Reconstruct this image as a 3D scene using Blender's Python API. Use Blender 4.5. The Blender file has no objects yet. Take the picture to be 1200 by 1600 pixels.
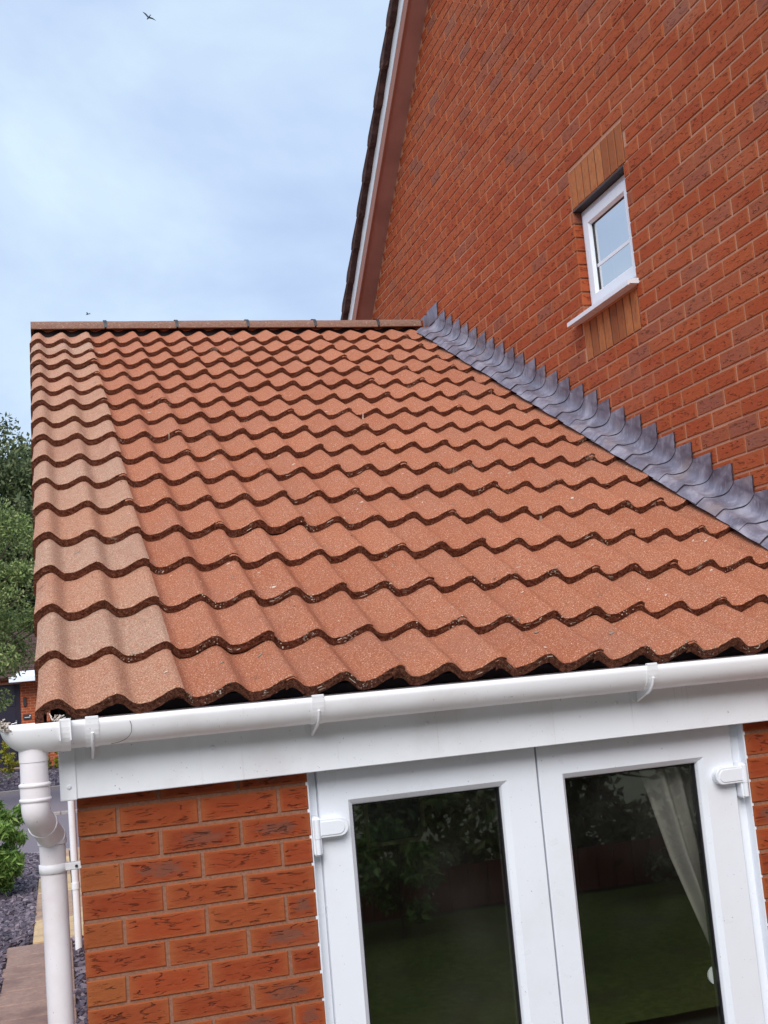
import bpy, math, random
from math import sin, cos, pi, radians, sqrt, tan, floor
from mathutils import Vector, Matrix
random.seed(11)
R = random.Random(7)
scene = bpy.context.scene
col = scene.collection

# ------------------------------------------------------------------ camera
YAW, PITCH, ROLL = -0.27993320773496927, 0.125972953401721, -0.08817002730048497
CAM = Vector((-0.03694609979562278, -3.426247020518989, 0.3310016590487264))
fw = Vector((-sin(YAW) * cos(PITCH), cos(YAW) * cos(PITCH), sin(PITCH)))
r0 = Vector((cos(YAW), sin(YAW), 0)); u0 = r0.cross(fw)
rt = r0 * cos(ROLL) + u0 * sin(ROLL); up = -r0 * sin(ROLL) + u0 * cos(ROLL)
cd = bpy.data.cameras.new('camera'); cam = bpy.data.objects.new('camera', cd); col.objects.link(cam)
cam.matrix_world = Matrix(((rt.x, up.x, -fw.x, CAM.x), (rt.y, up.y, -fw.y, CAM.y), (rt.z, up.z, -fw.z, CAM.z), (0, 0, 0, 1)))
cd.sensor_fit = 'VERTICAL'; cd.sensor_height = 36; cd.sensor_width = 27
cd.lens = 1840.15 / 1600 * 36; cd.clip_start = 0.05; cd.clip_end = 5000
scene.camera = cam

# ------------------------------------------------------------------ world, sun, exposure
SUN_EL, SUN_AZ = radians(43), radians(201)      # azimuth clockwise from +y
w = bpy.data.worlds.new('World'); scene.world = w; w.use_nodes = True
nt = w.node_tree; nt.nodes.clear()
def N(t, kind, **kw):
    n = t.nodes.new(kind)
    for k, v in kw.items():
        if k.startswith('i_'):
            n.inputs[k[2:].replace('_', ' ')].default_value = v
        else: setattr(n, k, v)
    return n
sky = N(nt, 'ShaderNodeTexSky', sky_type='NISHITA', sun_disc=False, sun_elevation=SUN_EL, sun_rotation=SUN_AZ)
sky.air_density = 1.0; sky.dust_density = 1.2; sky.ozone_density = 1.5
tc = N(nt, 'ShaderNodeTexCoord')
mp = N(nt, 'ShaderNodeMapping'); mp.inputs['Scale'].default_value = (1, 1, 1.6)
mp.inputs['Location'].default_value = (0.4, 2.2, 0.3)
nt.links.new(tc.outputs['Generated'], mp.inputs['Vector'])
n1 = N(nt, 'ShaderNodeTexNoise', i_Scale=2.6, i_Detail=6.0, i_Roughness=0.52); n1.inputs['Distortion'].default_value = 0.3
nt.links.new(mp.outputs[0], n1.inputs['Vector'])
cr = N(nt, 'ShaderNodeValToRGB')
cr.color_ramp.elements[0].position = 0.34; cr.color_ramp.elements[0].color = (0.43, 0.55, 0.86, 1)
cr.color_ramp.elements[1].position = 0.68; cr.color_ramp.elements[1].color = (0.78, 0.96, 1.06, 1)
e = cr.color_ramp.elements.new(0.5); e.color = (0.58, 0.73, 0.98, 1)
nt.links.new(n1.outputs['Fac'], cr.inputs[0])
sc = N(nt, 'ShaderNodeVectorMath', operation='SCALE'); sc.inputs['Scale'].default_value = 10.0
nt.links.new(cr.outputs[0], sc.inputs[0])
mx = N(nt, 'ShaderNodeMix', data_type='RGBA'); mx.inputs[0].default_value = 0.9
nt.links.new(sky.outputs[0], mx.inputs[6]); nt.links.new(sc.outputs[0], mx.inputs[7])
bg = N(nt, 'ShaderNodeBackground'); bg.inputs['Strength'].default_value = 0.1
nt.links.new(mx.outputs[2], bg.inputs[0])
wo = N(nt, 'ShaderNodeOutputWorld'); nt.links.new(bg.outputs[0], wo.inputs[0])

sd = bpy.data.lights.new('sun', 'SUN'); so = bpy.data.objects.new('sun', sd); col.objects.link(so)
sd.energy = 3.5; sd.angle = radians(45); sd.color = (1.0, 0.965, 0.93)
sv = Vector((sin(SUN_AZ) * cos(SUN_EL), cos(SUN_AZ) * cos(SUN_EL), sin(SUN_EL)))
so.rotation_euler = sv.to_track_quat('Z', 'Y').to_euler()
scene.view_settings.view_transform = 'Standard'; scene.view_settings.look = 'None'
scene.view_settings.exposure = 0.08; scene.view_settings.gamma = 1.0
scene.render.resolution_x = 768; scene.render.resolution_y = 1024
scene.render.engine = 'CYCLES'
scene.cycles.max_bounces = 7; scene.cycles.transparent_max_bounces = 10

# ------------------------------------------------------------------ constants of the place
W = 2.737                      # gable wall plane (x)
TH = 0.4770173; CT, ST = cos(TH), sin(TH)
YE, ZE = -0.133, 0.298         # eaves edge of the tile crests
G = 0.33889                    # tile gauge
PR, X0 = 0.15806, -0.0386      # roll pitch and first crest
AMP = 0.036
ZC = -0.0745                   # a bed joint of the brickwork
GR = -2.15                     # ground
def roofz(y): return ZE + (y - YE) * ST / CT
def RP(x, s, h): return (x, YE + s * CT - h * ST, ZE + s * ST + h * CT)
def prof(x):
    t = ((x - X0) / PR) % 1.0
    if t < 0.33: return -AMP * (0.5 - 0.5 * cos(pi * t / 0.33))
    return -AMP * (0.5 + 0.5 * cos(pi * ((t - 0.33) / 0.67) ** 1.3))

# ------------------------------------------------------------------ helpers
class MB:
    def __init__(s): s.v = []; s.f = []; s.m = []; s.sm = []; s.uv = {}; s.uv2 = {}
    def add(s, vs, fs, m=0, smooth=False, uv=None, uv2=None):
        b = len(s.v); s.v += [tuple(q) for q in vs]
        for i, f in enumerate(fs):
            if uv: s.uv[len(s.f)] = uv[i]
            if uv2: s.uv2[len(s.f)] = uv2[i]
            s.f.append(tuple(b + j for j in f)); s.m.append(m); s.sm.append(smooth)
    def box(s, a, b, m=0, bev=0.0):
        x0, y0, z0 = a; x1, y1, z1 = b
        if bev <= 0:
            vs = [(x0, y0, z0), (x1, y0, z0), (x1, y1, z0), (x0, y1, z0), (x0, y0, z1), (x1, y0, z1), (x1, y1, z1), (x0, y1, z1)]
            s.add(vs, [(0, 3, 2, 1), (4, 5, 6, 7), (0, 1, 5, 4), (1, 2, 6, 5), (2, 3, 7, 6), (3, 0, 4, 7)], m); return
        c = bev; vs = []; 
        for X, sx in ((x0, 1), (x1, -1)):
            for Y, sy in ((y0, 1), (y1, -1)):
                for Z, sz in ((z0, 1), (z1, -1)):
                    vs += [(X, Y + sy * c, Z + sz * c), (X + sx * c, Y, Z + sz * c), (X + sx * c, Y + sy * c, Z)]
        I = lambda i, j, k, a: ((i * 2 + j) * 2 + k) * 3 + a
        fs = []
        fs += [(I(0,0,0,0), I(0,0,1,0), I(0,1,1,0), I(0,1,0,0)), (I(1,0,0,0), I(1,1,0,0), I(1,1,1,0), I(1,0,1,0))]
        fs += [(I(0,0,0,1), I(1,0,0,1), I(1,0,1,1), I(0,0,1,1)), (I(0,1,0,1), I(0,1,1,1), I(1,1,1,1), I(1,1,0,1))]
        fs += [(I(0,0,0,2), I(0,1,0,2), I(1,1,0,2), I(1,0,0,2)), (I(0,0,1,2), I(1,0,1,2), I(1,1,1,2), I(0,1,1,2))]
        for i in (0, 1):
            for j in (0, 1):
                fs.append((I(i,j,0,0), I(i,j,1,0), I(i,j,1,1), I(i,j,0,1)))
                fs.append((I(i,0,j,0), I(i,1,j,0), I(i,1,j,2), I(i,0,j,2)))
                fs.append((I(0,i,j,1), I(1,i,j,1), I(1,i,j,2), I(0,i,j,2)))
                for k in (0, 1): fs.append((I(i,j,k,0), I(i,j,k,1), I(i,j,k,2)))
        s.add(vs, fs, m)
    def tube(s, path, rad, n=16, m=0, smooth=True, cap=True):
        P = [Vector(p) for p in path]; rr = rad if isinstance(rad, (list, tuple)) else [rad] * len(P)
        vs = []; ref = Vector((1, 0, 0))
        for i, p in enumerate(P):
            t = (P[min(i + 1, len(P) - 1)] - P[max(i - 1, 0)]).normalized()
            a = ref - t * ref.dot(t)
            if a.length < 1e-3: a = Vector((0, 1, 0)) - t * t.y
            a.normalize(); b = t.cross(a); ref = a
            vs += [p + (a * cos(2 * pi * k / n) + b * sin(2 * pi * k / n)) * rr[i] for k in range(n)]
        fs = [(i * n + k, i * n + (k + 1) % n, (i + 1) * n + (k + 1) % n, (i + 1) * n + k) for i in range(len(P) - 1) for k in range(n)]
        s.add(vs, fs, m, smooth)
        if cap: s.add([vs[k] for k in range(n)], [tuple(range(n - 1, -1, -1))], m); s.add(vs[-n:], [tuple(range(n))], m)
    def grid(s, vs, nu, nv, m=0, smooth=True, flip=False):
        fs = []
        for i in range(nu - 1):
            for j in range(nv - 1):
                q = (i * nv + j, (i + 1) * nv + j, (i + 1) * nv + j + 1, i * nv + j + 1)
                fs.append(q[::-1] if flip else q)
        s.add(vs, fs, m, smooth)
    def build(s, name, mats, parent=None, recalc=False):
        me = bpy.data.meshes.new(name); me.from_pydata(s.v, [], s.f)
        if not isinstance(mats, (list, tuple)): mats = [mats]
        for q in mats: me.materials.append(q)
        me.polygons.foreach_set('material_index', s.m); me.polygons.foreach_set('use_smooth', s.sm)
        for nm, d in (('UVMap', s.uv), ('local', s.uv2)):
            if d:
                L = me.uv_layers.new(name=nm).data
                for p in me.polygons:
                    c = d.get(p.index)
                    if c:
                        for k, li in enumerate(p.loop_indices): L[li].uv = c[k]
        me.validate(); me.update()
        if recalc:
            import bmesh
            bm = bmesh.new(); bm.from_mesh(me); bmesh.ops.recalc_face_normals(bm, faces=bm.faces); bm.to_mesh(me); bm.free()
        o = bpy.data.objects.new(name, me); col.objects.link(o)
        if parent: o.parent = parent
        return o
def tag(o, label=None, cat=None, group=None, kind=None):
    if label: o['label'] = label
    if cat: o['category'] = cat
    if group: o['group'] = group
    if kind: o['kind'] = kind
    return o
def thing(name, label, cat, loc=(0, 0, 0), group=None):
    o = bpy.data.objects.new(name, None); col.objects.link(o); o.location = loc; o.empty_display_size = 0.2
    return tag(o, label, cat, group)
def adopt(o, parent):
    """parent while keeping the mesh where it was modelled (world coordinates)"""
    o.parent = parent; o.matrix_parent_inverse = Matrix.Translation(-Vector(parent.location)); return o

# ------------------------------------------------------------------ materials
def mat(name, base=(0.5, 0.5, 0.5), rough=0.6, spec=0.5, metal=0.0):
    m = bpy.data.materials.new(name); m.use_nodes = True
    b = m.node_tree.nodes['Principled BSDF']
    b.inputs['Base Color'].default_value = (*base, 1); b.inputs['Roughness'].default_value = rough
    b.inputs['Specular IOR Level'].default_value = spec; b.inputs['Metallic'].default_value = metal
    return m, m.node_tree, b
def noise(t, vec, scale, detail=3, rough=0.5, dist=0.0, out='Fac'):
    n = N(t, 'ShaderNodeTexNoise', i_Scale=scale, i_Detail=float(detail), i_Roughness=rough); n.inputs['Distortion'].default_value = dist
    if vec is not None: t.links.new(vec, n.inputs['Vector'])
    return n.outputs[out]
def ramp(t, fac, stops):
    r = N(t, 'ShaderNodeValToRGB'); el = r.color_ramp.elements
    while len(el) < len(stops): el.new(0.5)
    for q, (p, c) in zip(el, stops):
        q.position = p; q.color = (*c, 1) if len(c) == 3 else c
    t.links.new(fac, r.inputs[0]); return r.outputs[0]
def mixc(t, fac, a, b, mode='MIX'):
    n = N(t, 'ShaderNodeMix', data_type='RGBA', blend_type=mode)
    for k, v in ((0, fac), (6, a), (7, b)):
        if isinstance(v, (int, float)): n.inputs[k].default_value = v
        elif isinstance(v, tuple): n.inputs[k].default_value = (*v, 1)
        else: t.links.new(v, n.inputs[k])
    return n.outputs[2]
def mth(t, op, a, b=0.0, c=0.0, clamp=False):
    n = N(t, 'ShaderNodeMath', operation=op, use_clamp=clamp)
    for k, v in enumerate((a, b, c)):
        if isinstance(v, (int, float)): n.inputs[k].default_value = v
        else: t.links.new(v, n.inputs[k])
    return n.outputs[0]
def mrange(t, v, a, b, c=0.0, d=1.0, smooth=True):
    n = N(t, 'ShaderNodeMapRange', interpolation_type='SMOOTHSTEP' if smooth else 'LINEAR')
    t.links.new(v, n.inputs[0])
    for k, q in zip((1, 2, 3, 4), (a, b, c, d)): n.inputs[k].default_value = q
    return n.outputs[0]
def bump(t, b, h, strength=0.5, dist=0.002, prev=None):
    n = N(t, 'ShaderNodeBump'); n.inputs['Strength'].default_value = strength; n.inputs['Distance'].default_value = dist
    t.links.new(h, n.inputs['Height'])
    if prev is not None: t.links.new(prev, n.inputs['Normal'])
    t.links.new(n.outputs[0], b.inputs['Normal']); return n.outputs[0]
def ocoord(t): return N(t, 'ShaderNodeTexCoord').outputs['Object']
def rnd(t): return N(t, 'ShaderNodeNewGeometry').outputs['Random Per Island']
def mapping(t, vec, scale=(1, 1, 1), loc=(0, 0, 0)):
    n = N(t, 'ShaderNodeMapping'); n.inputs['Scale'].default_value = scale; n.inputs['Location'].default_value = loc
    t.links.new(vec, n.inputs['Vector']); return n.outputs[0]

def brick_material(name, tones, blotch=0.35, crease=1.0):
    m, t, b = mat(name, rough=0.9, spec=0.2)
    uv = N(t, 'ShaderNodeUVMap', uv_map='UVMap').outputs[0]
    lo = N(t, 'ShaderNodeUVMap', uv_map='local').outputs[0]
    r = rnd(t)
    basec = ramp(t, r, tones)
    # creases running along the brick
    cv = mapping(t, uv, (9.5, 55, 1))
    n = noise(t, cv, 1.0, 2, 0.55, 0.5)
    line = mrange(t, mth(t, 'ABSOLUTE', mth(t, 'SUBTRACT', n, 0.5)), 0.010, 0.032, 1.0, 0.0)
    mask = mrange(t, noise(t, mapping(t, uv, (24, 40, 1), (5, 3, 0)), 1.0, 2), 0.47, 0.60)
    sx = N(t, 'ShaderNodeSeparateXYZ'); t.links.new(lo, sx.inputs[0])
    ax = mth(t, 'ABSOLUTE', sx.outputs[0]); ay = mth(t, 'ABSOLUTE', sx.outputs[1])
    edge = mth(t, 'MAXIMUM', mth(t, 'POWER', ax, 3.0), mth(t, 'POWER', ay, 2.2))
    line = mth(t, 'MULTIPLY', mth(t, 'MULTIPLY', line, mask), mrange(t, edge, 0.45, 0.9, 1.0, 0.0))
    # burnt centre on some bricks
    rr = mth(t, 'FRACT', mth(t, 'MULTIPLY', r, 37.7))
    centre = mth(t, 'ADD', mth(t, 'MULTIPLY', ax, ax), mth(t, 'MULTIPLY', ay, ay))
    cn = noise(t, mapping(t, uv, (30, 60, 1)), 1.0, 4, 0.65)
    centre = mth(t, 'ADD', centre, mth(t, 'MULTIPLY', mth(t, 'SUBTRACT', cn, 0.5), 1.6))
    bl = mth(t, 'MULTIPLY', mrange(t, centre, 0.05, 0.55, 1.0, 0.0), mrange(t, rr, 1 - blotch, 1 - blotch + 0.18, 0.0, 0.85))
    c = mixc(t, bl, basec, (0.165, 0.070, 0.048))
    # orange rim
    c = mixc(t, mth(t, 'MULTIPLY', mrange(t, edge, 0.25, 0.95), 0.45), c, (0.42, 0.135, 0.045))
    # sandy grain and larger mottling
    g = noise(t, mapping(t, uv, (420, 420, 1)), 1.0, 2, 0.7)
    c = mixc(t, mrange(t, g, 0.35, 0.7, 0.0, 0.30), c, (0.10, 0.030, 0.018), 'MIX')
    c = mixc(t, mrange(t, g, 0.72, 0.78, 0.0, 0.5), c, (0.62, 0.42, 0.30))
    mo = noise(t, mapping(t, uv, (35, 70, 1), (1, 9, 0)), 1.0, 4)
    c = mixc(t, mrange(t, mo, 0.3, 0.75, 0.0, 0.35), c, (0.30, 0.075, 0.032))
    c = mixc(t, mth(t, 'MULTIPLY', line, 0.75 * crease), c, (0.045, 0.014, 0.010))
    # efflorescence, broad soft patches over the wall
    ef = noise(t, mapping(t, ocoord(t), (1.2, 1.2, 2.2)), 1.0, 4, 0.6)
    c = mixc(t, mrange(t, ef, 0.55, 0.8, 0.0, 0.25), c, (0.42, 0.24, 0.17))
    t.links.new(c, b.inputs['Base Color'])
    h = mth(t, 'SUBTRACT', mth(t, 'MULTIPLY', g, 0.25), mth(t, 'MULTIPLY', line, 1.2 * crease))
    h = mth(t, 'ADD', h, mth(t, 'MULTIPLY', mo, 0.5))
    bump(t, b, h, 1.0, 0.0045)
    return m
RED = [(0.0, (0.41, 0.078, 0.029)), (0.2, (0.50, 0.105, 0.036)), (0.45, (0.45, 0.086, 0.029)), (0.7, (0.53, 0.122, 0.042)), (0.86, (0.48, 0.125, 0.052)), (0.96, (0.38, 0.115, 0.065)), (1.0, (0.34, 0.125, 0.085))]
M = {}
M['brick'] = brick_material('red brick', RED, 0.08, 0.7)
M['brick_pier'] = brick_material('red brick near', [(0, (0.25, 0.040, 0.012)), (0.3, (0.34, 0.058, 0.016)), (0.6, (0.28, 0.046, 0.013)), (1, (0.33, 0.075, 0.022))], 0.30, 0.75)
M['brick_orange'] = brick_material('orange header brick', [(0, (0.29, 0.066, 0.019)), (1, (0.34, 0.098, 0.028))], 0.12, 0.5)
M['soldier'] = brick_material('buff soldier brick', [(0, (0.33, 0.115, 0.050)), (0.35, (0.55, 0.195, 0.072)), (0.7, (0.63, 0.255, 0.098)), (1, (0.45, 0.155, 0.066))], 0.15, 0.3)

m, t, b = mat('mortar', rough=0.95, spec=0.1); o = ocoord(t)
c = mixc(t, mrange(t, noise(t, o, 140, 4, 0.7), 0.3, 0.7), (0.64, 0.33, 0.215), (0.50, 0.235, 0.15))
c = mixc(t, mrange(t, noise(t, o, 2.0, 3), 0.4, 0.7, 0, 0.5), c, (0.50, 0.31, 0.22))
t.links.new(c, b.inputs['Base Color']); bump(t, b, noise(t, o, 300, 3, 0.7), 0.6, 0.002); M['mortar'] = m
m, t, b = mat('mortar near', rough=0.95, spec=0.1); o = ocoord(t)
c = mixc(t, mrange(t, noise(t, o, 140, 4, 0.7), 0.3, 0.7), (0.33, 0.165, 0.11), (0.23, 0.11, 0.07))
t.links.new(c, b.inputs['Base Color']); bump(t, b, noise(t, o, 300, 3, 0.7), 0.6, 0.002); M['mortar_near'] = m

def tile_material(name, tones, speck, dull):
    m, t, b = mat(name, rough=0.92, spec=0.2); o = ocoord(t)
    r = rnd(t)
    c = ramp(t, r, tones)
    big = noise(t, o, 5.0, 4, 0.6)
    c = mixc(t, mrange(t, big, 0.35, 0.7, 0.0, 0.55), c, dull)
    mid = noise(t, o, 38, 3, 0.6)
    c = mixc(t, mrange(t, mid, 0.4, 0.75, 0.0, 0.35), c, (0.44, 0.125, 0.058))
    g = noise(t, o, 210, 3, 0.8)
    c = mixc(t, mrange(t, g, 0.32, 0.50, 0.85, 0.0), c, (0.17, 0.05, 0.03))
    c = mixc(t, mrange(t, g, 0.54, 0.66, 0.0, speck), c, (0.88, 0.62, 0.46))
    v = N(t, 'ShaderNodeTexVoronoi', i_Scale=95.0); t.links.new(o, v.inputs['Vector'])
    vs = mth(t, 'MULTIPLY', mrange(t, v.outputs['Distance'], 0.10, 0.20, 1.0, 0.0), mrange(t, noise(t, o, 60, 2), 0.58, 0.68))
    c = mixc(t, vs, c, (0.92, 0.80, 0.66))
    # small pale lichen crusts and scuffs
    v2 = noise(t, mapping(t, o, (16, 34, 34)), 1.0, 5, 0.65, 0.6)
    c = mixc(t, mrange(t, v2, 0.690, 0.715, 0.0, 0.7), c, (0.66, 0.52, 0.42))
    # darker dust at a few spots
    v3 = noise(t, mapping(t, o, (60, 60, 60), (4, 4, 4)), 1.0, 3)
    c = mixc(t, mrange(t, v3, 0.74, 0.78, 0.0, 0.7), c, (0.10, 0.045, 0.03))
    wz = noise(t, mapping(t, o, (3.2, 1.1, 1.1), (7, 1, 0)), 1.0, 6, 0.7, 0.8)
    c = mixc(t, mrange(t, wz, 0.50, 0.72, 0.0, 0.40), c, (0.34, 0.135, 0.085))
    mo = mth(t, 'ADD', noise(t, o, 11, 5, 0.7), mth(t, 'MULTIPLY', noise(t, o, 90, 3), 0.4))
    c = mixc(t, mrange(t, mo, 0.86, 0.93, 0.0, 0.55), c, (0.15, 0.085, 0.055))
    t.links.new(c, b.inputs['Base Color'])
    bump(t, b, g, 1.0, 0.005)
    return m
M['tile'] = tile_material('sanded terracotta tile', [(0, (0.42, 0.145, 0.070)), (0.35, (0.455, 0.163, 0.084)), (0.7, (0.40, 0.128, 0.060)), (1, (0.48, 0.178, 0.092))], 0.70, (0.41, 0.168, 0.100))
M['verge'] = tile_material('paler verge tile', [(0, (0.47, 0.275, 0.185)), (0.4, (0.49, 0.245, 0.155)), (0.7, (0.47, 0.225, 0.135)), (1, (0.46, 0.305, 0.225))], 0.8, (0.44, 0.26, 0.175))
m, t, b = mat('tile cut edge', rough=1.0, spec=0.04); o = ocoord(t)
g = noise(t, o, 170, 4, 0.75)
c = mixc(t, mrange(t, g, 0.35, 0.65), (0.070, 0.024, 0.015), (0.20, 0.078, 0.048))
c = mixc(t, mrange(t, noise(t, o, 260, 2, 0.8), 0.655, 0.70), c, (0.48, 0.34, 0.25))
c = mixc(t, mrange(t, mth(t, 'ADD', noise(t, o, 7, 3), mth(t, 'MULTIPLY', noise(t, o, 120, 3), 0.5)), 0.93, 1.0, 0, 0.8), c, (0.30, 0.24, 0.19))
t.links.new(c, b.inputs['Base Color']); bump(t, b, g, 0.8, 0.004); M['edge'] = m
m, t, b = mat('ridge tile', rough=0.92, spec=0.2); o = ocoord(t); g = noise(t, o, 120, 3, 0.8)
c = mixc(t, mrange(t, g, 0.35, 0.6), (0.14, 0.080, 0.062), (0.27, 0.165, 0.125))
c = mixc(t, mrange(t, noise(t, o, 75, 3, 0.8), 0.60, 0.68, 0, 0.8), c, (0.70, 0.52, 0.38))
c = mixc(t, mth(t, 'MULTIPLY', rnd(t), 0.4), c, (0.26, 0.12, 0.085))
t.links.new(c, b.inputs['Base Color']); bump(t, b, g, 0.6, 0.004); M['ridge'] = m

def white_material(name, base, rough=0.35, dirt=0.25, streak=0.0, dcol=(0.42, 0.30, 0.24)):
    m, t, b = mat(name, rough=rough, spec=0.5); o = ocoord(t)
    c = mixc(t, mrange(t, noise(t, o, 3.0, 5, 0.65), 0.45, 0.8, 0.0, dirt), base, dcol)
    sp = noise(t, o, 130, 2, 0.6)
    c = mixc(t, mrange(t, sp, 0.715, 0.75, 0.0, 0.6), c, (0.16, 0.10, 0.09))
    if streak:
        s = noise(t, mapping(t, o, (26, 26, 1.2)), 1.0, 4, 0.7)
        c = mixc(t, mrange(t, s, 0.60, 0.80, 0.0, streak), c, (0.40, 0.31, 0.27))
    t.links.new(c, b.inputs['Base Color'])
    t.links.new(mrange(t, noise(t, o, 9, 4), 0.3, 0.7, rough - 0.07, rough + 0.15), b.inputs['Roughness'])
    bump(t, b, noise(t, o, 6, 2), 0.15, 0.003)
    return m
M['upvc'] = white_material('white upvc', (0.82, 0.85, 0.90), 0.33, 0.12)
M['fascia'] = white_material('white fascia board', (0.89, 0.91, 0.94), 0.40, 0.22, 0.55)
M['gutter'] = white_material('white gutter plastic', (0.86, 0.85, 0.86), 0.36, 0.30, 0.15, (0.50, 0.38, 0.33))
M['pipe'] = white_material('aged pink white plastic', (0.82, 0.77, 0.78), 0.40, 0.35, 0.2, (0.46, 0.31, 0.27))
m, t, b = mat('lead sheet', rough=0.5, spec=0.5, metal=0.35); o = ocoord(t)
a = noise(t, o, 9, 5, 0.65, 0.6)
c = ramp(t, a, [(0.30, (0.090, 0.074, 0.108)), (0.5, (0.205, 0.178, 0.228)), (0.70, (0.40, 0.37, 0.43))])
c = mixc(t, mth(t, 'MULTIPLY', rnd(t), 0.35), c, (0.30, 0.29, 0.33))
c = mixc(t, mrange(t, noise(t, mapping(t, o, (1, 1, 1), (3, 0, 0)), 5, 4), 0.55, 0.72, 0, 0.6), c, (0.34, 0.25, 0.22))
st = noise(t, mapping(t, o, (60, 60, 9)), 1.0, 4, 0.7)
c = mixc(t, mrange(t, st, 0.52, 0.74, 0, 0.45), c, (0.48, 0.48, 0.55))
c = mixc(t, mrange(t, noise(t, o, 200, 2), 0.74, 0.78, 0, 0.7), c, (0.06, 0.05, 0.06))
t.links.new(c, b.inputs['Base Color']); t.links.new(mrange(t, a, 0.3, 0.7, 0.38, 0.62), b.inputs['Roughness'])
bump(t, b, mth(t, 'ADD', noise(t, o, 30, 4, 0.6), mth(t, 'MULTIPLY', noise(t, o, 8, 3), 2)), 0.22, 0.004); M['lead'] = m
M['lead_edge'] = mat('lead edge shadow line', (0.035, 0.030, 0.045), 0.6)[0]  # near-black: the shadow line at each lap is put into the colour
M['felt'] = mat('black underlay felt', (0.018, 0.014, 0.017), 0.7, 0.3)[0]
M['gasket'] = mat('black rubber gasket', (0.012, 0.011, 0.014), 0.45)[0]
M['dark_plastic'] = mat('dark grey plastic', (0.03, 0.03, 0.035), 0.5)[0]
M['door_dark'] = mat('dark aubergine door paint', (0.022, 0.018, 0.032), 0.35)[0]
M['metal'] = mat('brushed steel', (0.55, 0.55, 0.57), 0.35, 0.5, 0.9)[0]
m, t, b = mat('brown timber board', rough=0.6, spec=0.4); o = ocoord(t)
c = mixc(t, mrange(t, noise(t, o, 4, 4), 0.35, 0.7), (0.46, 0.27, 0.245), (0.38, 0.22, 0.20))
t.links.new(c, b.inputs['Base Color']); M['brown'] = m
M['brown_light'] = mat('lighter brown board edge', (0.36, 0.155, 0.11), 0.6)[0]
m, t, b = mat('dark brown roof tile', rough=0.9, spec=0.2); o = ocoord(t)
c = mixc(t, mrange(t, noise(t, o, 18, 5, 0.7), 0.35, 0.7), (0.050, 0.026, 0.024), (0.115, 0.066, 0.058))
c = mixc(t, mrange(t, noise(t, o, 11, 3), 0.66, 0.72, 0, 0.6), c, (0.30, 0.20, 0.10))
t.links.new(c, b.inputs['Base Color']); bump(t, b, noise(t, o, 60, 4), 0.5, 0.005); M['darktile'] = m

def glass_material(name, f0, tint=(0.93, 0.96, 0.94)):
    m = bpy.data.materials.new(name); m.use_nodes = True; t = m.node_tree; t.nodes.clear()
    tr = N(t, 'ShaderNodeBsdfTransparent'); tr.inputs[0].default_value = (*tint, 1)
    gl = N(t, 'ShaderNodeBsdfGlossy'); gl.inputs['Roughness'].default_value = 0.015
    fr = N(t, 'ShaderNodeLayerWeight'); fr.inputs['Blend'].default_value = 0.5
    frf = mrange(t, mth(t, 'POWER', fr.outputs['Facing'], 4.0), 0.0, 1.0, f0, 1.0, False)
    bp = N(t, 'ShaderNodeBump'); bp.inputs['Strength'].default_value = 0.03; bp.inputs['Distance'].default_value = 0.01
    t.links.new(noise(t, ocoord(t), 2.2, 2), bp.inputs['Height']); t.links.new(bp.outputs[0], gl.inputs['Normal'])
    mxs = N(t, 'ShaderNodeMixShader'); t.links.new(frf, mxs.inputs[0])
    t.links.new(tr.outputs[0], mxs.inputs[1]); t.links.new(gl.outputs[0], mxs.inputs[2])
    # dust and dried rain specks on the pane
    df = N(t, 'ShaderNodeBsdfDiffuse'); df.inputs[0].default_value = (0.5, 0.48, 0.44, 1)
    o = ocoord(t)
    d = mth(t, 'ADD', mrange(t, noise(t, o, 3, 4), 0.4, 0.8, 0.004, 0.03), mrange(t, noise(t, o, 110, 2, 0.6), 0.755, 0.79, 0.0, 0.30))
    m2 = N(t, 'ShaderNodeMixShader'); t.links.new(d, m2.inputs[0]); t.links.new(mxs.outputs[0], m2.inputs[1]); t.links.new(df.outputs[0], m2.inputs[2])
    out = N(t, 'ShaderNodeOutputMaterial'); t.links.new(m2.outputs[0], out.inputs[0]); return m
M['glass'] = glass_material('door glass', 0.26, (0.93, 0.95, 0.90))
M['glass_up'] = glass_material('window glass', 0.86, (0.85, 0.92, 0.95))
m, t, b = mat('white net curtain', (0.30, 0.28, 0.265), 0.9, 0.1); M['curtain'] = m
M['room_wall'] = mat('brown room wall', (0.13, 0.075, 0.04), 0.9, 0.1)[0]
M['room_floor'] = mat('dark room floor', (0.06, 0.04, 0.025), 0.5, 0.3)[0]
M['picture'] = mat('dim print', (0.16, 0.17, 0.30), 0.5)[0]
M['frame_wood'] = mat('pale picture frame', (0.62, 0.55, 0.42), 0.5)[0]
M['blind'] = mat('pale blind', (0.72, 0.78, 0.86), 0.8, 0.1)[0]

def ground_mat(name, c1, c2, sc, rough=0.9, bs=0.4, bd=0.004, c3=None):
    m, t, b = mat(name, rough=rough, spec=0.2); o = ocoord(t)
    c = mixc(t, mrange(t, noise(t, o, sc, 5, 0.7), 0.3, 0.7), c1, c2)
    if c3: c = mixc(t, mrange(t, noise(t, o, sc * 0.12, 4), 0.45, 0.7, 0, 0.7), c, c3)
    t.links.new(c, b.inputs['Base Color']); bump(t, b, noise(t, o, sc * 2, 4), bs, bd); return m
M['lawn'] = ground_mat('lawn soil and grass', (0.075, 0.115, 0.018), (0.18, 0.21, 0.040), 14, 0.95, 1.0, 0.02, (0.10, 0.10, 0.035))
M['tarmac'] = ground_mat('tarmac', (0.15, 0.125, 0.145), (0.23, 0.195, 0.215), 60)
M['footway'] = ground_mat('footway tarmac', (0.17, 0.135, 0.15), (0.24, 0.20, 0.215), 50)
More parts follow.
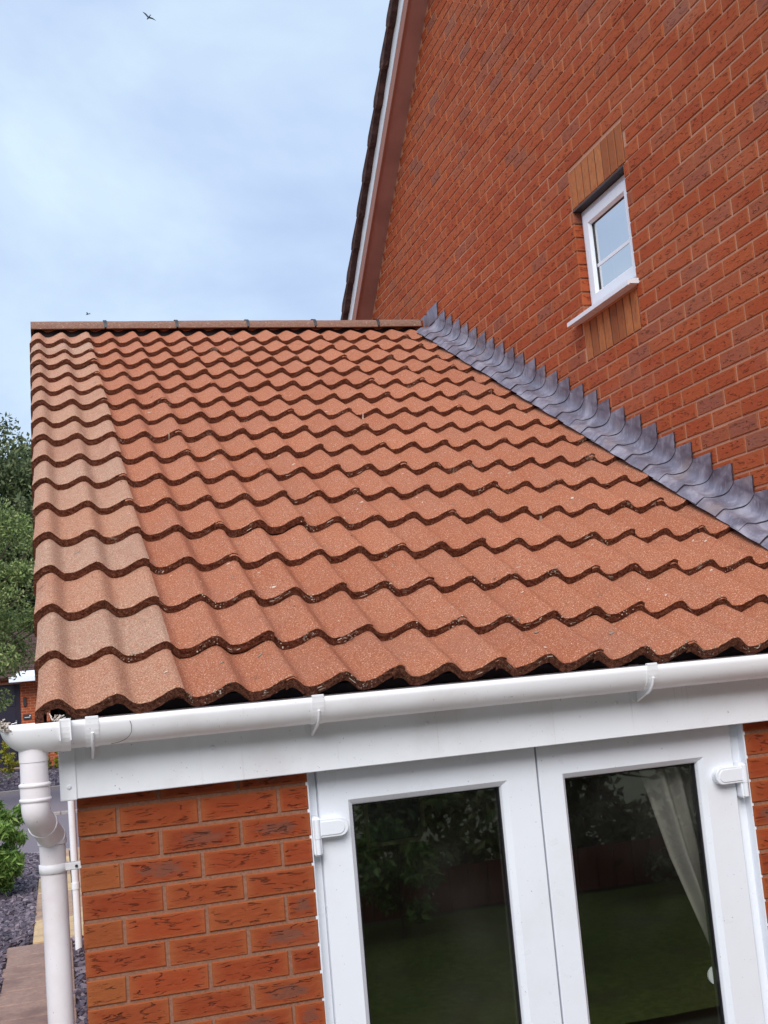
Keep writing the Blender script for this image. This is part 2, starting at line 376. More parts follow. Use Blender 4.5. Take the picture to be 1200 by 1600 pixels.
M['kerb'] = ground_mat('concrete kerb', (0.36, 0.32, 0.30), (0.25, 0.21, 0.20), 30)
M['soil'] = ground_mat('bed soil', (0.030, 0.024, 0.030), (0.05, 0.04, 0.05), 30)
M['earth'] = ground_mat('earth and turf', (0.05, 0.07, 0.03), (0.09, 0.085, 0.05), 4)
M['slab_y'] = ground_mat('yellow sandstone slab', (0.66, 0.47, 0.26), (0.52, 0.36, 0.20), 25, c3=(0.36, 0.26, 0.19))
M['slab_b'] = ground_mat('brown sandstone slab', (0.46, 0.31, 0.21), (0.36, 0.235, 0.165), 25, c3=(0.20, 0.14, 0.12))
M['bounce_patio'] = ground_mat('pale patio paving', (0.46, 0.41, 0.37), (0.38, 0.33, 0.30), 8)
M['slab_d'] = ground_mat('dark brown slab', (0.36, 0.245, 0.20), (0.27, 0.18, 0.15), 22, c3=(0.17, 0.11, 0.10))
m, t, b = mat('purple slate chip', rough=0.65, spec=0.4)
c = ramp(t, rnd(t), [(0, (0.045, 0.036, 0.050)), (0.6, (0.115, 0.090, 0.118)), (1, (0.24, 0.195, 0.22))])
t.links.new(c, b.inputs['Base Color']); M['slate'] = m
def leaf_mat(name, a, b_, c_, tr=0.25):
    m, t, b = mat(name, rough=0.5, spec=0.35)
    c = ramp(t, rnd(t), [(0, a), (0.5, b_), (1, c_)])
    t.links.new(c, b.inputs['Base Color'])
    tl = N(t, 'ShaderNodeBsdfTranslucent'); t.links.new(c, tl.inputs[0])
    ms = N(t, 'ShaderNodeMixShader'); ms.inputs[0].default_value = tr
    t.links.new(b.outputs[0], ms.inputs[1]); t.links.new(tl.outputs[0], ms.inputs[2])
    t.links.new(ms.outputs[0], t.nodes['Material Output'].inputs[0]); return m
M['leaf_dark'] = leaf_mat('dark foliage', (0.036, 0.058, 0.024), (0.095, 0.13, 0.050), (0.23, 0.25, 0.12))
M['leaf_mid'] = leaf_mat('mid green foliage', (0.065, 0.11, 0.030), (0.17, 0.24, 0.065), (0.38, 0.42, 0.17))
M['leaf_bright'] = leaf_mat('bright shrub foliage', (0.055, 0.12, 0.022), (0.14, 0.25, 0.045), (0.31, 0.44, 0.12))
M['leaf_yellow'] = leaf_mat('golden foliage', (0.20, 0.20, 0.02), (0.46, 0.40, 0.03), (0.16, 0.26, 0.04))
M['bark'] = ground_mat('bark', (0.07, 0.05, 0.035), (0.12, 0.09, 0.065), 25)
m, t, b = mat('timber fence panel', rough=0.85, spec=0.2); o = ocoord(t)
c = mixc(t, mrange(t, noise(t, mapping(t, o, (30, 30, 2)), 1.0, 4), 0.3, 0.7), (0.10, 0.035, 0.02), (0.15, 0.055, 0.03))
t.links.new(c, b.inputs['Base Color']); M['fence'] = m

# ------------------------------------------------------------------ brick wall builder
def brick_wall(mb, P, u0, u1, z0, z1, phase=0.0, inside=None, orange=False, detail=True, reg=0.0, quoin=None, grid0=ZC):
    """P(u, z, d): point on the wall at u along, height z, d proud of the brick face. material 0 brick, 1 mortar, 2 orange"""
    n0 = int(floor((z0 - grid0) / 0.075)) ; n1 = int(math.ceil((z1 - grid0) / 0.075))
    for n in range(n0, n1):
        za = grid0 + n * 0.075 + 0.005; zb = za + 0.065
        if za < z0 - 0.04 or zb > z1 + 0.04: continue
        za = max(za, z0); zb = min(zb, z1)
        if zb - za < 0.012: continue
        off = phase + (0.1125 if n % 2 else 0.0)
        k0 = int(floor((u0 - off) / 0.225)) - 1
        k = k0
        while off + k * 0.225 < u1:
            ua = off + k * 0.225 + 0.005; ub = ua + 0.215; k += 1
            ua = max(ua, u0); ub = min(ub, u1)
            if ub - ua < 0.02: continue
            segs = [(ua, ub)]
            if inside: segs = inside(ua, ub, za, zb)
            for (a, b_) in segs:
                if b_ - a < 0.018: continue
                j = lambda s=0.0012: R.uniform(-s, s)
                pr = R.uniform(-0.0015, 0.0015)
                mi = 2 if (orange and a < 0.03 and (b_ - a) < 0.13 and R.random() < 0.85) else 0
                one_brick(mb, P, a + j(), b_ + j(), za + j(), zb + j(), pr, mi, detail)
def one_brick(mb, P, a, b_, za, zb, pr, mi, detail, depth=0.012, vert=False):
    c = 0.0022
    uo, vo = R.uniform(0, 40), R.uniform(0, 40)
    F = [(a + c, za + c), (b_ - c, za + c), (b_ - c, zb - c), (a + c, zb - c)]
    O = [(a, za), (b_, za), (b_, zb), (a, zb)]
    jj = [(R.uniform(-0.0012, 0.0012), R.uniform(-0.0012, 0.0012)) for _ in range(4)]
    F = [(p[0] + q[0], p[1] + q[1]) for p, q in zip(F, jj)]
    vs = [P(u, z, pr) for u, z in F] + [P(u, z, pr - c) for u, z in O] + [P(u, z, pr - depth) for u, z in O]
    fs = [(0, 1, 2, 3)] + [(4 + i, 4 + (i + 1) % 4, (i + 1) % 4, i) for i in range(4)] + [(8 + i, 8 + (i + 1) % 4, 4 + (i + 1) % 4, 4 + i) for i in range(4)]
    L, H = (b_ - a), (zb - za)
    def uvp(u, z): return (z - za + uo, u - a + vo) if vert else (u - a + uo, z - za + vo)
    def lop(u, z):
        q = ((u - a) / L * 2 - 1, (z - za) / H * 2 - 1); return (q[1], q[0]) if vert else q
    A = F + O + O
    mb.add(vs, fs, mi, False, [[uvp(*A[i]) for i in f] for f in fs], [[lop(*A[i]) for i in f] for f in fs])

# ================================================================== MAIN HOUSE
MS = 0.786                                   # main roof slope (tan)
def msof(y): return 3.267 + (6.093 - y) * MS   # underside of the gable overhang, rear pitch
YR = 2.70; ZR = msof(YR)                     # main ridge
Y_FRONT, Y_BACK = -1.0, 6.45
def gz(y): return ZR - abs(y - YR) * MS
main = thing('brick_house', 'tall red brick house whose gable end with a small window rises behind the lower roof', 'house', (W, 2.7, GR))
WIN = (1.49, 2.08, 2.02, 2.615)              # y0 y1 z0 z1 opening
HEAD = (1.465, 2.06 + 0.02, 2.625, 2.835); SUB = (1.50, 2.10, 1.800, 2.005)
def g_inside(a, b_, za, zb):
    ym = 0.5 * (a + b_); zm = 0.5 * (za + zb)
    top = gz(a) if a > YR else gz(b_)
    segs = [(a, b_)]
    lim = YR + (ZR - zb) / MS; limf = YR - (ZR - zb) / MS
    segs = [(max(a, limf), min(b_, lim))]
    for (y0, y1, z0, z1) in (WIN, HEAD, SUB):
        if zb > z0 + 0.004 and za < z1 - 0.004:
            ns = []
            for (p, q) in segs:
                if q <= y0 or p >= y1: ns.append((p, q)); continue
                if p < y0 - 0.01: ns.append((p, y0 - 0.006))
                if q > y1 + 0.01: ns.append((y1 + 0.006, q))
            segs = ns
    return segs
mb = MB()
PG = lambda u, z, d: (W - d, u, z)
brick_wall(mb, PG, Y_FRONT, Y_BACK, GR, 7.0, phase=0.8843 - 0.005 - 0.1125 * 0, inside=g_inside)
# soldier courses over and under the window
for (y0, y1, z0, z1), n in ((HEAD, 8), (SUB, 8)):
    st_ = (y1 - y0) / n
    for i in range(n):
        one_brick(mb, PG, y0 + i * st_ + 0.0055, y0 + (i + 1) * st_ - 0.0055, z0 + 0.003, z1 - 0.003, R.uniform(-0.001, 0.001), 2, True, vert=True)
# mortar plane as pieces round the window opening, 6 mm behind the brick faces
xm = W + 0.0045
def quad(y0, y1, z0, z1): mb.add([(xm, y0, z0), (xm, y1, z0), (xm, y1, z1), (xm, y0, z1)], [(0, 3, 2, 1)], 1)
y0, y1, z0, z1 = WIN
for (ya_, yb_, za_, zb_s) in (HEAD, SUB): mb.add([(W + .0038, ya_, za_ + .001), (W + .0038, yb_, za_ + .001), (W + .0038, yb_, zb_s - .001), (W + .0038, ya_, zb_s - .001)], [(0, 3, 2, 1)], 3)
quad(Y_FRONT, y0, GR, gz(Y_FRONT)); quad(y1, Y_BACK, GR, gz(Y_BACK)); quad(y0, y1, GR, z0)
mb.add([(xm, y0, z1), (xm, y1, z1), (xm, y1, gz(y1)), (xm, y0, gz(y0))], [(0, 3, 2, 1)], 1)
mb.add([(xm, Y_FRONT, gz(Y_FRONT)), (xm, y0, gz(Y_FRONT)), (xm, y0, gz(y0))], [(0, 2, 1)], 1)
mb.add([(xm, y1, gz(Y_BACK)), (xm, Y_BACK, gz(Y_BACK)), (xm, YR, ZR), (xm, y1, gz(y1))], [(0, 3, 2, 1)], 1)
# brick reveals of the window
PRV = lambda u, z, d: (W + 0.012 + u, y1 - d, z)
for n in range(0, 9):
    za = ZC + 0.075 * (28 + n) + 0.005
    if za + 0.065 > z1 + 0.03 or za < z0 - 0.03: continue
    one_brick(mb, PRV, -0.012, 0.10, max(za, z0), min(za + 0.065, z1), 0, 0, True)
    one_brick(mb, lambda u, z, d: (W + 0.012 + u, y0 + d, z), -0.012, 0.10, max(za, z0), min(za + 0.065, z1), 0, 0, True)
mb.add([(W + .01, y1 + .01, z0), (W + .14, y1 + .01, z0), (W + .14, y1 + .01, z1), (W + .01, y1 + .01, z1)], [(0, 1, 2, 3)], 1)
mb.add([(W + .01, y0 - .01, z0), (W + .14, y0 - .01, z0), (W + .14, y0 - .01, z1), (W + .01, y0 - .01, z1)], [(0, 3, 2, 1)], 1)
gw = mb.build('gable_wall', [M['brick'], M['mortar'], M['soldier'], mat('dark brown joint', (0.13, 0.055, 0.03), 0.95)[0]]); adopt(gw, main)
# other walls (plain box behind the gable), lintel
mb = MB(); XB = W + 8.0
mb.add([(W + .13, Y_FRONT, GR), (XB, Y_FRONT, GR), (XB, Y_FRONT, gz(Y_FRONT)), (W + .13, Y_FRONT, gz(Y_FRONT))], [(0, 1, 2, 3)], 0)
mb.add([(W + .13, Y_BACK, GR), (XB, Y_BACK, GR), (XB, Y_BACK, gz(Y_BACK)), (W + .13, Y_BACK, gz(Y_BACK))], [(0, 3, 2, 1)], 0)
mb.add([(XB, Y_FRONT, GR), (XB, Y_BACK, GR), (XB, Y_BACK, gz(Y_BACK)), (XB, YR, ZR), (XB, Y_FRONT, gz(Y_FRONT))], [(0, 1, 2, 3, 4)], 0)
for yy in (Y_FRONT, Y_BACK):
    mb.add([(xm, yy, GR), (W + .13, yy, GR), (W + .13, yy, gz(yy)), (xm, yy, gz(yy))], [(0, 1, 2, 3)], 0)
m, t, b = mat('rear brickwork', rough=0.9); bt = N(t, 'ShaderNodeTexBrick')
t.links.new(mapping(t, ocoord(t), (1, 1, 1)), bt.inputs['Vector'])
bt.inputs['Color1'].default_value = (0.36, 0.08, 0.035, 1); bt.inputs['Color2'].default_value = (0.28, 0.07, 0.04, 1); bt.inputs['Mortar'].default_value = (0.4, 0.28, 0.2, 1)
for k, v in (('Scale', 1.0), ('Mortar Size', 0.005), ('Brick Width', 0.225), ('Row Height', 0.075)): bt.inputs[k].default_value = v
cmb = N(t, 'ShaderNodeCombineXYZ'); sp = N(t, 'ShaderNodeSeparateXYZ'); t.links.new(ocoord(t), sp.inputs[0])
t.links.new(mth(t, 'ADD', sp.outputs[0], sp.outputs[1]), cmb.inputs[0]); t.links.new(sp.outputs[2], cmb.inputs[1]); t.links.new(cmb.outputs[0], bt.inputs['Vector'])
t.links.new(bt.outputs[0], b.inputs['Base Color']); M['rear_brick'] = m
adopt(mb.build('wall', M['rear_brick']), main)
mb = MB(); mb.box((W + 0.003, y0 - 0.004, z1 + 0.001), (W + 0.125, y1 + 0.004, z1 + 0.008)); adopt(mb.build('lintel', M['dark_plastic']), main)

# window: frame, sash, bar, glass, blind, sill
def ring(mb, P, a0, a1, b0, b1, prf, m=0):
    """mitred frame: P(a, b, d) with profile [(inset, depth)]"""
    for (i0, d0), (i1, d1) in zip(prf[:-1], prf[1:]):
        o_ = [(a0 + i0, b0 + i0), (a1 - i0, b0 + i0), (a1 - i0, b1 - i0), (a0 + i0, b1 - i0)]
        q_ = [(a0 + i1, b0 + i1), (a1 - i1, b0 + i1), (a1 - i1, b1 - i1), (a0 + i1, b1 - i1)]
        for k in range(4):
            l = (k + 1) % 4
            mb.add([P(*o_[k], d0), P(*o_[l], d0), P(*q_[l], d1), P(*q_[k], d1)], [(0, 1, 2, 3)], m)
XF = W + 0.052
PW = lambda a, z, d: (XF - d, a, z)
win = MB(); ring(win, PW, y0 + .001, y1 - .001, z0 + .03, z1 - .001, [(0, -0.07), (0, 0.0), (0.002, 0.002), (0.030, 0.002), (0.030, -0.02)])
wf = win.build('window', M['upvc'], recalc=False); adopt(wf, main); tag(wf, 'small white upvc window with one glazing bar')
sash = MB(); ring(sash, PW, y0 + .033, y1 - .033, z0 + .063, z1 - .034, [(0, -0.02), (0, 0.012), (0.004, 0.016), (0.055, 0.016), (0.066, 0.002), (0.068, -0.012)])
o = sash.build('sash', M['upvc'], wf)
yg0, yg1, zg0, zg1 = y0 + .101, y1 - .101, z0 + .131, z1 - .102
gk = MB(); ring(gk, PW, yg0 - .004, yg1 + .004, zg0 - .004, zg1 + .004, [(0, -0.006), (0.0, -0.002), (0.004, -0.002), (0.004, -0.012)]); gk.build('gasket', M['gasket'], wf)
pn = MB(); pn.add([PW(yg0 - .004, zg0 - .004, -.009), PW(yg1 + .004, zg0 - .004, -.009), PW(yg1 + .004, zg1 + .004, -.009), PW(yg0 - .004, zg1 + .004, -.009)], [(0, 3, 2, 1)]); pn.build('pane', M['glass_up'], wf)
gb = MB(); zb_ = 2.285; gb.box((XF + .006, yg0, zb_ - .009), (XF + 0.0085, yg1, zb_ + .009)); gb.box((XF + .016, yg0, zb_ - .009), (XF + 0.024, yg1, zb_ + .009)); gb.build('glazing_bar', M['upvc'], wf)
bl = MB()
nb = 22
for i in range(nb):
    a = yg0 - .05 + (yg1 - yg0 + .1) * i / nb; b_ = a + (yg1 - yg0 + .1) / nb
    bl.add([(XF + .12 + .006 * (i % 2), a, zg0 - .06), (XF + .12 + .006 * ((i + 1) % 2), b_, zg0 - .06), (XF + .12 + .006 * ((i + 1) % 2), b_, zg1 + .06), (XF + .12 + .006 * (i % 2), a, zg1 + .06)], [(0, 3, 2, 1)], 0, True)
bl.build('blind', M['blind'], wf)
rb = MB(); rb.box((XF + .2, y0 - .3, z0 - .3), (XF + .21, y1 + .3, z1 + .3)); rb.build('blind_backing', M['room_wall'], wf)
sl = MB()
ya, yb = y0 - 0.02, y1 + 0.09
pf = [(0.06, .030), (-.048, .018), (-.060, .012), (-.060, -.010), (-.052, -.010), (-.050, -.003), (0.06, -.003)]
vs = [(W + p, yy, z0 + q) for yy in (ya, yb) for p, q in pf]; k = len(pf)
sl.add(vs, [(i, i + 1, k + i + 1, k + i) for i in range(k - 1)] + [tuple(range(k)), tuple(range(2 * k - 1, k - 1, -1))])
o = sl.build('window_sill', M['upvc'], wf)
for q in (wf,): pass

# gable overhang: soffit, boards, verge tiles, main roof
def slope_band(mb, xa, xb, o0, o1, y_hi, y_lo, m=0, side=1):
    """prism along the rear (side=1) or front (-1) pitch; o0..o1 offsets perpendicular to the slope above the soffit plane"""
    L = sqrt(1 + MS * MS); nz, ny = 1 / L, MS / L
    def p(x, y, o): return (x, y + side * ny * o, ZR - abs(y - YR) * MS + nz * o)
    vs = [p(x, y, o_) for x in (xa, xb) for y in (y_hi, y_lo) for o_ in (o0, o1)]
    mb.add(vs, [(0, 1, 3, 2), (4, 6, 7, 5), (0, 4, 5, 1), (2, 3, 7, 6), (0, 2, 6, 4), (1, 5, 7, 3)], m)
    return p
XO = W - 0.132
for nm, xa, xb, a0, a1, mt in (('soffit', XO + .004, W + .005, 0.0, 0.012, 'brown'), ('bargeboard', XO - 0.012, XO + .004, -0.008, 0.082, 'brown_light'), ('verge_board', XO - .016, XO + .0, 0.084, 0.215, 'upvc')):
    mb = MB(); slope_band(mb, xa, xb, a0, a1, YR, Y_BACK + .35, 0, 1); slope_band(mb, xa, xb, a0, a1, YR, Y_FRONT - .35, 0, -1)
    adopt(mb.build(nm, M[mt], recalc=True), main)
L_ = sqrt(1 + MS * MS)
for side, yend in ((1, Y_BACK + .45), (-1, Y_FRONT - .45)):
    mb = MB()
    run = abs(yend - YR); n = int(run * L_ / 0.30); step = run / n
    for i in range(n + 1):
        ya_ = YR + side * (i * step - 0.04) ; yb_ = YR + side * (i * step + step)
        if i == n: yb_ = ya_ + side * step * 0.4
        # verge unit: thicker at the lower end, rounded nose
        L = L_; nz, ny = 1 / L, MS / L
        def p(x, y, o_): return (x, y + side * ny * o_, ZR - abs(y - YR) * MS + nz * o_)
        jt = R.uniform(-.004, .004)
        secs = [(ya_, .205, .232), (ya_ + side * .02, .200, .244), (yb_ - side * .045, .180, .306), (yb_ - side * .015, .186, .304), (yb_, .220, .262)]
        for (xa, xb, dd) in ((XO - .066, XO + .10, 0),):
            vs = [p(x, y + jt, q) for (y, lo, hi) in secs for (x, q) in ((xa, lo), (xa - .006, (lo + hi) / 2), (xa + .008, hi - .004), (xa + .02, hi), (xb, hi), (xb, lo + .01))]
            m_ = 6; fs = [(s * m_ + q, s * m_ + (q + 1) % m_, (s + 1) * m_ + (q + 1) % m_, (s + 1) * m_ + q) for s in range(4) for q in range(m_)]
            fs += [tuple(range(m_)), tuple(range(5 * m_ - 1, 4 * m_ - 1, -1))]
            mb.add(vs, fs)
    adopt(mb.build('verge_tiles', M['darktile'], recalc=True), main)
mb = MB()
for side, yend in ((1, Y_BACK + .45), (-1, Y_FRONT - .45)):
    run = abs(yend - YR); n = int(run * L_ / 0.30); step = run / n
    for i in range(n):
        nx = 60; nz, ny = 1 / L_, MS / L_
        vs = []
        for y, o_ in ((YR + side * i * step, .240), (YR + side * (i + 1) * step, .268), (YR + side * (i + 1) * step, .245)):
            for q in range(nx + 1):
                x = XO + .10 + (XB + .2 - XO - .1) * q / nx; oo = o_ + .012 * sin(q * 2.1)
                vs.append((x, y + side * ny * oo, ZR - abs(y - YR) * MS + nz * oo))
        mb.grid(vs, 3, nx + 1, 0, False)
adopt(mb.build('roof', M['darktile']), main)
mb = MB()
for i in range(18):
    x = XO - .05 + i * .45; mb.tube([(x, YR, ZR + .27), (x + .44, YR, ZR + .27)], .12, 12)
adopt(mb.build('ridge_tiles', M['darktile']), main)

# ================================================================== EXTENSION
ext = thing('brick_extension', 'single-storey red brick extension with orange pantile roof and white double doors', 'extension', (0, 0, GR))
XS1 = 0.12; YB = 9.4
def side_x(y): return XS1 * y / YB
DX0, DX1 = 0.645, 2.090
mb = MB()
PF = lambda u, z, d: (u, -d, z)
brick_wall(mb, PF, 0.0, DX0, GR, 0.215, phase=0.1075, orange=True)
mb.box((0.004, 0.004, GR), (DX0 - .004, 0.1, 0.21), 1)
o = mb.build('front_wall', [M['brick_pier'], M['mortar_near'], M['brick_orange']]); adopt(o, ext)
mb = MB(); brick_wall(mb, PF, DX1, W - .002, GR, 0.215, phase=2.09 - .225 * 9 - .005)
mb.box((DX1 + .004, 0.004, GR), (W - .006, 0.1, 0.21), 1)
o = mb.build('front_wall', [M['brick_pier'], M['mortar_near'], M['brick_orange']]); adopt(o, ext)
# side wall with its gable
YAP = YE + 5.54 * CT; ZAP = roofz(YAP)
def s_inside(a, b_, za, zb):
    zt = lambda y: (ZAP - abs(y - YAP) * ST / CT) - .09
    if zt(a) > zb and zt(b_) > zb: return [(a, b_)]
    lo = YAP - (ZAP - .09 - zb) * CT / ST; hi = YAP + (ZAP - .09 - zb) * CT / ST
    return [(max(a, lo), min(b_, hi))]
mb = MB(); PS = lambda u, z, d: (side_x(u) - d, u, z)
brick_wall(mb, PS, 0.004, YB, GR, ZAP, phase=0.0, inside=s_inside)
q = [(0.006 + side_x(y), y, z) for y, z in ((0.012, GR), (YB, GR), (YB, .2), (YAP, ZAP - .1), (0.012, .12))]
mb.add(q, [(0, 1, 2, 3, 4)], 1)
mb.add([(side_x(YB), YB, GR), (W, YB, GR), (W, YB, .2), (side_x(YB), YB, .2)], [(0, 3, 2, 1)], 1)
adopt(mb.build('side_wall', [M['brick_pier'], M['mortar_near']]), ext)

# ---- tiled roof
mb = MB(); NROW = 16
xend = W - .006
ncol = 9
cap_s = 5.60
for j in range(NROW):
    for c in range(ncol):
        xa = X0 + PR * 2 * c - (0.012 if c else 0.0)
        xb = X0 + PR * 2 * (c + 1) + 0.020
        if c == 0: xa = X0 - 0.050
        xb = min(xb, xend)
        if xa >= xend - .01: continue
        hj = R.uniform(-.0012, .0016); sj = R.uniform(-.006, .006); rot = R.uniform(-.0028, .0028); tl = R.uniform(-.003, .003)
        nx = 36 if j < 8 else 24
        s0 = j * G + sj; s1 = min(j * G + G + .06, cap_s)
        hf = (0.020 if j == 0 else 0.0)
        def H(x, s, top=True):
            k = (s - j * G) / G
            h = prof(x) + hf * (1 - k) - 0.033 * k + hj + rot * (x - xa) / .3 + tl * (1 - k)
            # left tile's edge laps over the next one at the joint crest
            e1 = (xb - x) / .034
            if xb < xend - .001 and e1 < 1: h += 0.0075 * (1 - e1)
            e0 = (x - xa) / .034
            if c > 0 and e0 < 1: h -= 0.009 * (1 - e0)
            if c == 0:                 # verge: rounded shoulder down to the skirt
                dx = X0 - x
                if dx > 0: h = h - prof(x) - 0.034 * (dx / .05) ** 2
            return h
        def fl(x, s):              # the verge shoulder flares at each tile's front
            return x if c or x > X0 else x - .010 * max(0, 1 - (s - j * G) / G) ** 1.5 * (X0 - x) / .05 + .003
        xs = [xa + (xb - xa) * i / nx for i in range(nx + 1)]
        ed = [R.uniform(-.0024, .0024) for _ in xs]
        ss = [s0, s0 + .006, s0 + .10, s0 + .22, s1]
        vs = []
        for si, s in enumerate(ss):
            for xi, x in enumerate(xs):
                d = -0.0032 if si == 0 else 0.0
                vs.append(RP(fl(x, s), s + (ed[xi] if si == 0 else 0), H(x, s) + d))
        mi = 0 if c else 1
        mb.grid(vs, len(ss), nx + 1, mi, True, flip=True)
        # front face, rough
        th_ = 0.0295
        vs = []
        for q in range(4):
            for xi, x in enumerate(xs):
                k = q / 3; hh = H(x, s0) - .0032 - k * (th_ + .6 * abs(ed[xi]))
                vs.append(RP(fl(x, s0), s0 + ed[xi] + (R.uniform(-.0022, .0022) if q in (1, 2) else 0) + k * .002, hh))
        mb.grid(vs, 4, nx + 1, 2, False)
        # underside lip
        vs = []
        for s in (s0 + .002, s0 + .06):
            for x in xs: vs.append(RP(x, s, H(x, s) - th_ - .003))
        mb.grid(vs, 2, nx + 1, 2, True)
        # right end of the lap
        e = xs[-1]; vs = [RP(e, s, H(e, s) - d) for d in (0.001, th_) for s in ss]
        mb.grid(vs, 2, len(ss), 2, False)
        if c == 0:                     # the turned-down verge skirt, two sides and front end
            x_ = xs[0]; dep = 0.082
            def sk(s, k): return H(x_, s) - k
            for (xx, mm) in ((x_, 1), (x_ + .020, 2)):
                vs = [RP(fl(x_, s) + xx - x_ - (.002 if k else 0), s, sk(s, k)) for s in ss for k in (0, .02, .05, dep)]
                mb.grid(vs, len(ss), 4, mm, False)
            vs = [RP(fl(x_, s0) + .010 - sx * .011 + R.uniform(-.001, .001), s0 - .0012, sk(s0, k)) for k in (.002, .02, .04, .06, dep) for sx in (1, 0, -1)]
            mb.grid(vs, 5, 3, 2, False)
            vs = [RP(xx, s, sk(s, dep)) for s in (s0, s1) for xx in (x_, x_ + .02)]
            mb.grid(vs, 2, 2, 2, False)
roof = mb.build('roof', [M['tile'], M['verge'], M['edge']]); adopt(roof, ext)
# back pitch: same profile, coarser
mb = MB()
ZB0 = RP(0, 5.54, 0)
for j in range(NROW):
    vs = []
    nx = 140
    for (s, h) in ((5.54 - j * G, 0.0), (5.54 - j * G - 0.0, -.026), (5.54 - (j + 1) * G, 0.0)):
        for i in range(nx + 1):
            x = X0 - .05 + (xend - X0 + .05) * i / nx
            p = RP(x, s, prof(x) + h); vs.append((p[0], 2 * YAP - p[1], p[2]))
    mb.grid(vs, 3, nx + 1, 0, False, flip=False)
o = mb.build('back_pitch', M['tile']); adopt(o, ext)
# underlay / battens seen as black under the tiles
mb = MB()
vs = [RP(x, s, -.085) for s in (0.055, 5.45) for x in (X0 - .02, xend)]
mb.grid(vs, 2, 2, 0, False)
vs = [(x, -.045, z) for z in (.215, .280) for x in (X0 - .0, xend)]
mb.grid(vs, 2, 2, 0, False)
mb.box((X0 + .02, -.07, .18), (X0 + .045, -.048, .30), 1); 
adopt(mb.build('underlay', [M['felt'], M['bark']]), ext)

# ridge tiles
b0 = RP(0, 5.455, -0.009); yb0, zb0 = b0[1], b0[2]
jx = [-0.087, 0.413, 0.908, 1.415, 1.912, 2.392, 2.775]
rcol = MB()
for i in range(6):
    a, b_ = jx[i] + (.006 if i else 0), jx[i + 1] - .006
    if i == 5: b_ = W - .012
    mb = MB(); prf = []
    hw, rise, tk = 0.125, 0.078, 0.018
    for k in range(13):
        an = pi * (k / 12) ; prf.append((hw - hw * cos(an) , rise * sin(an) ** 0.8 if 0 < k < 12 else 0.0))
    jz = R.uniform(-.002, .002)
    vs = []
    nxs = 10
    for xi in range(nxs + 1):
        x = a + (b_ - a) * xi / nxs
        for (yy, zz) in prf: vs.append((x, yb0 + yy, zb0 + zz + jz + R.uniform(-.0008, .0008)))
    mb.grid(vs, nxs + 1, 13, 0, True, flip=True)
    for x, fl in ((a, 0), (b_, 1)):
        vs = [(x, yb0 + yy, zb0 + zz + jz) for yy, zz in prf] + [(x, yb0 + hw + (yy - hw) * .86, zb0 + zz * .78 + jz) for yy, zz in prf]
        n = 13; mb.add(vs, [(k, k + 1, n + k + 1, n + k) for k in range(n - 1)], 1 if i else 0)
    mb.add([(a, yb0, zb0 + jz), (b_, yb0, zb0 + jz), (b_, yb0 + .018, zb0 + jz - .002), (a, yb0 + .018, zb0 + jz - .002)], [(0, 1, 2, 3)], 0)
    if i == 0: mb.add([(a + .001, yb0 + yy, zb0 + zz * .98) for yy, zz in prf], [tuple(range(13))], 0)
    o = mb.build('ridge_tile', [M['ridge'], M['edge']]); o.parent = roof
    # black dry-ridge seal between this tile and the next
    if i < 5:
        x = jx[i + 1]
        vs = [(xx, yb0 + .002 + hw + (yy - hw) * s_, zb0 + zz * s_ + .001 + (0.006 if s_ > 1 else 0)) for xx in (x - .011, x + .011) for s_ in (1.02,) for (yy, zz) in prf]
        mb = MB(); mb.grid(vs, 2, 13, 0, True, flip=True); mb.build('ridge_seal', M['dark_plastic'], roof)
mb = MB(); mb.box((jx[0] + .02, yb0 + .05, zb0 - .06), (W - .04, yb0 + .2, zb0 + .004)); mb.build('ridge_seal', M['felt'], roof)

# ---- fascia
mb = MB(); mb.box((-0.001, -.050, .036), (W - .004, -.030, .225), 0, .002); mb.box((-.001, -.030, .036), (W - .004, .002, .042), 0)
fas = mb.build('fascia', M['fascia']); adopt(fas, ext)
mb = MB(); mb.box((-.043, -.056, .034), (0.001, -.010, .235), 0, .002); mb.box((-.043, -.010, .034), (-.030, 4.7, .06), 0)
mb.build('corner_trim', M['fascia'], fas)
for (x, z, y) in ((-.019, .070, -.056), (.374, .135, -.050), (1.008, .140, -.050), (1.626, .142, -.050), (2.25, .142, -.05)):
    mb = MB(); mb.tube([(x, y + .002, z), (x, y - .002, z), (x, y - .0032, z)], [.0062, .0062, .0035], 14); mb.build('nail_cap', M['upvc'], fas)

# ---- gutter
GY, GZ, GRAD, GDEP = -.113, .250, .058, .075
mb = MB()
def gsec(x, k=1.0, dep=1.0, wid=1.0):
    out = []
    n = 18
    for (r_, rev) in ((1.0, 0), (0.945, 1)):
        rng_ = range(n + 1) if not rev else range(n, -1, -1)
        for i in rng_:
            a = pi * i / n
            out.append((x, GY - GRAD * k * r_ * wid * cos(a), GZ - GDEP * k * dep * (1.0 if not rev else .955) * (max(0, sin(a)) ** .85) - (0.0 if not rev else 0.0)))
    return out
secs = []
for q in range(9):
    u = q / 8; x = -.188 + .085 * (1 - cos(u * pi / 2)); dd = max(0.06, sqrt(max(0, 1 - ((-.103 - x) / .0855) ** 2)))
    secs.append(gsec(x, 1.06, dd, 0.55 + .45 * dd))
secs += [gsec(-.06, 1.06), gsec(-.012, 1.06), gsec(-.0115, 1.0)]
nx_ = 40
for i in range(1, nx_ + 1): secs.append(gsec(-.011 + (W - .006 + .011) * i / nx_, 1.0 + R.uniform(-.003, .003)))
n = len(secs[0]); vs = [p for s_ in secs for p in s_]
fs = [(i * n + k, (i + 1) * n + k, (i + 1) * n + (k + 1) % n, i * n + (k + 1) % n) for i in range(len(secs) - 1) for k in range(n)]
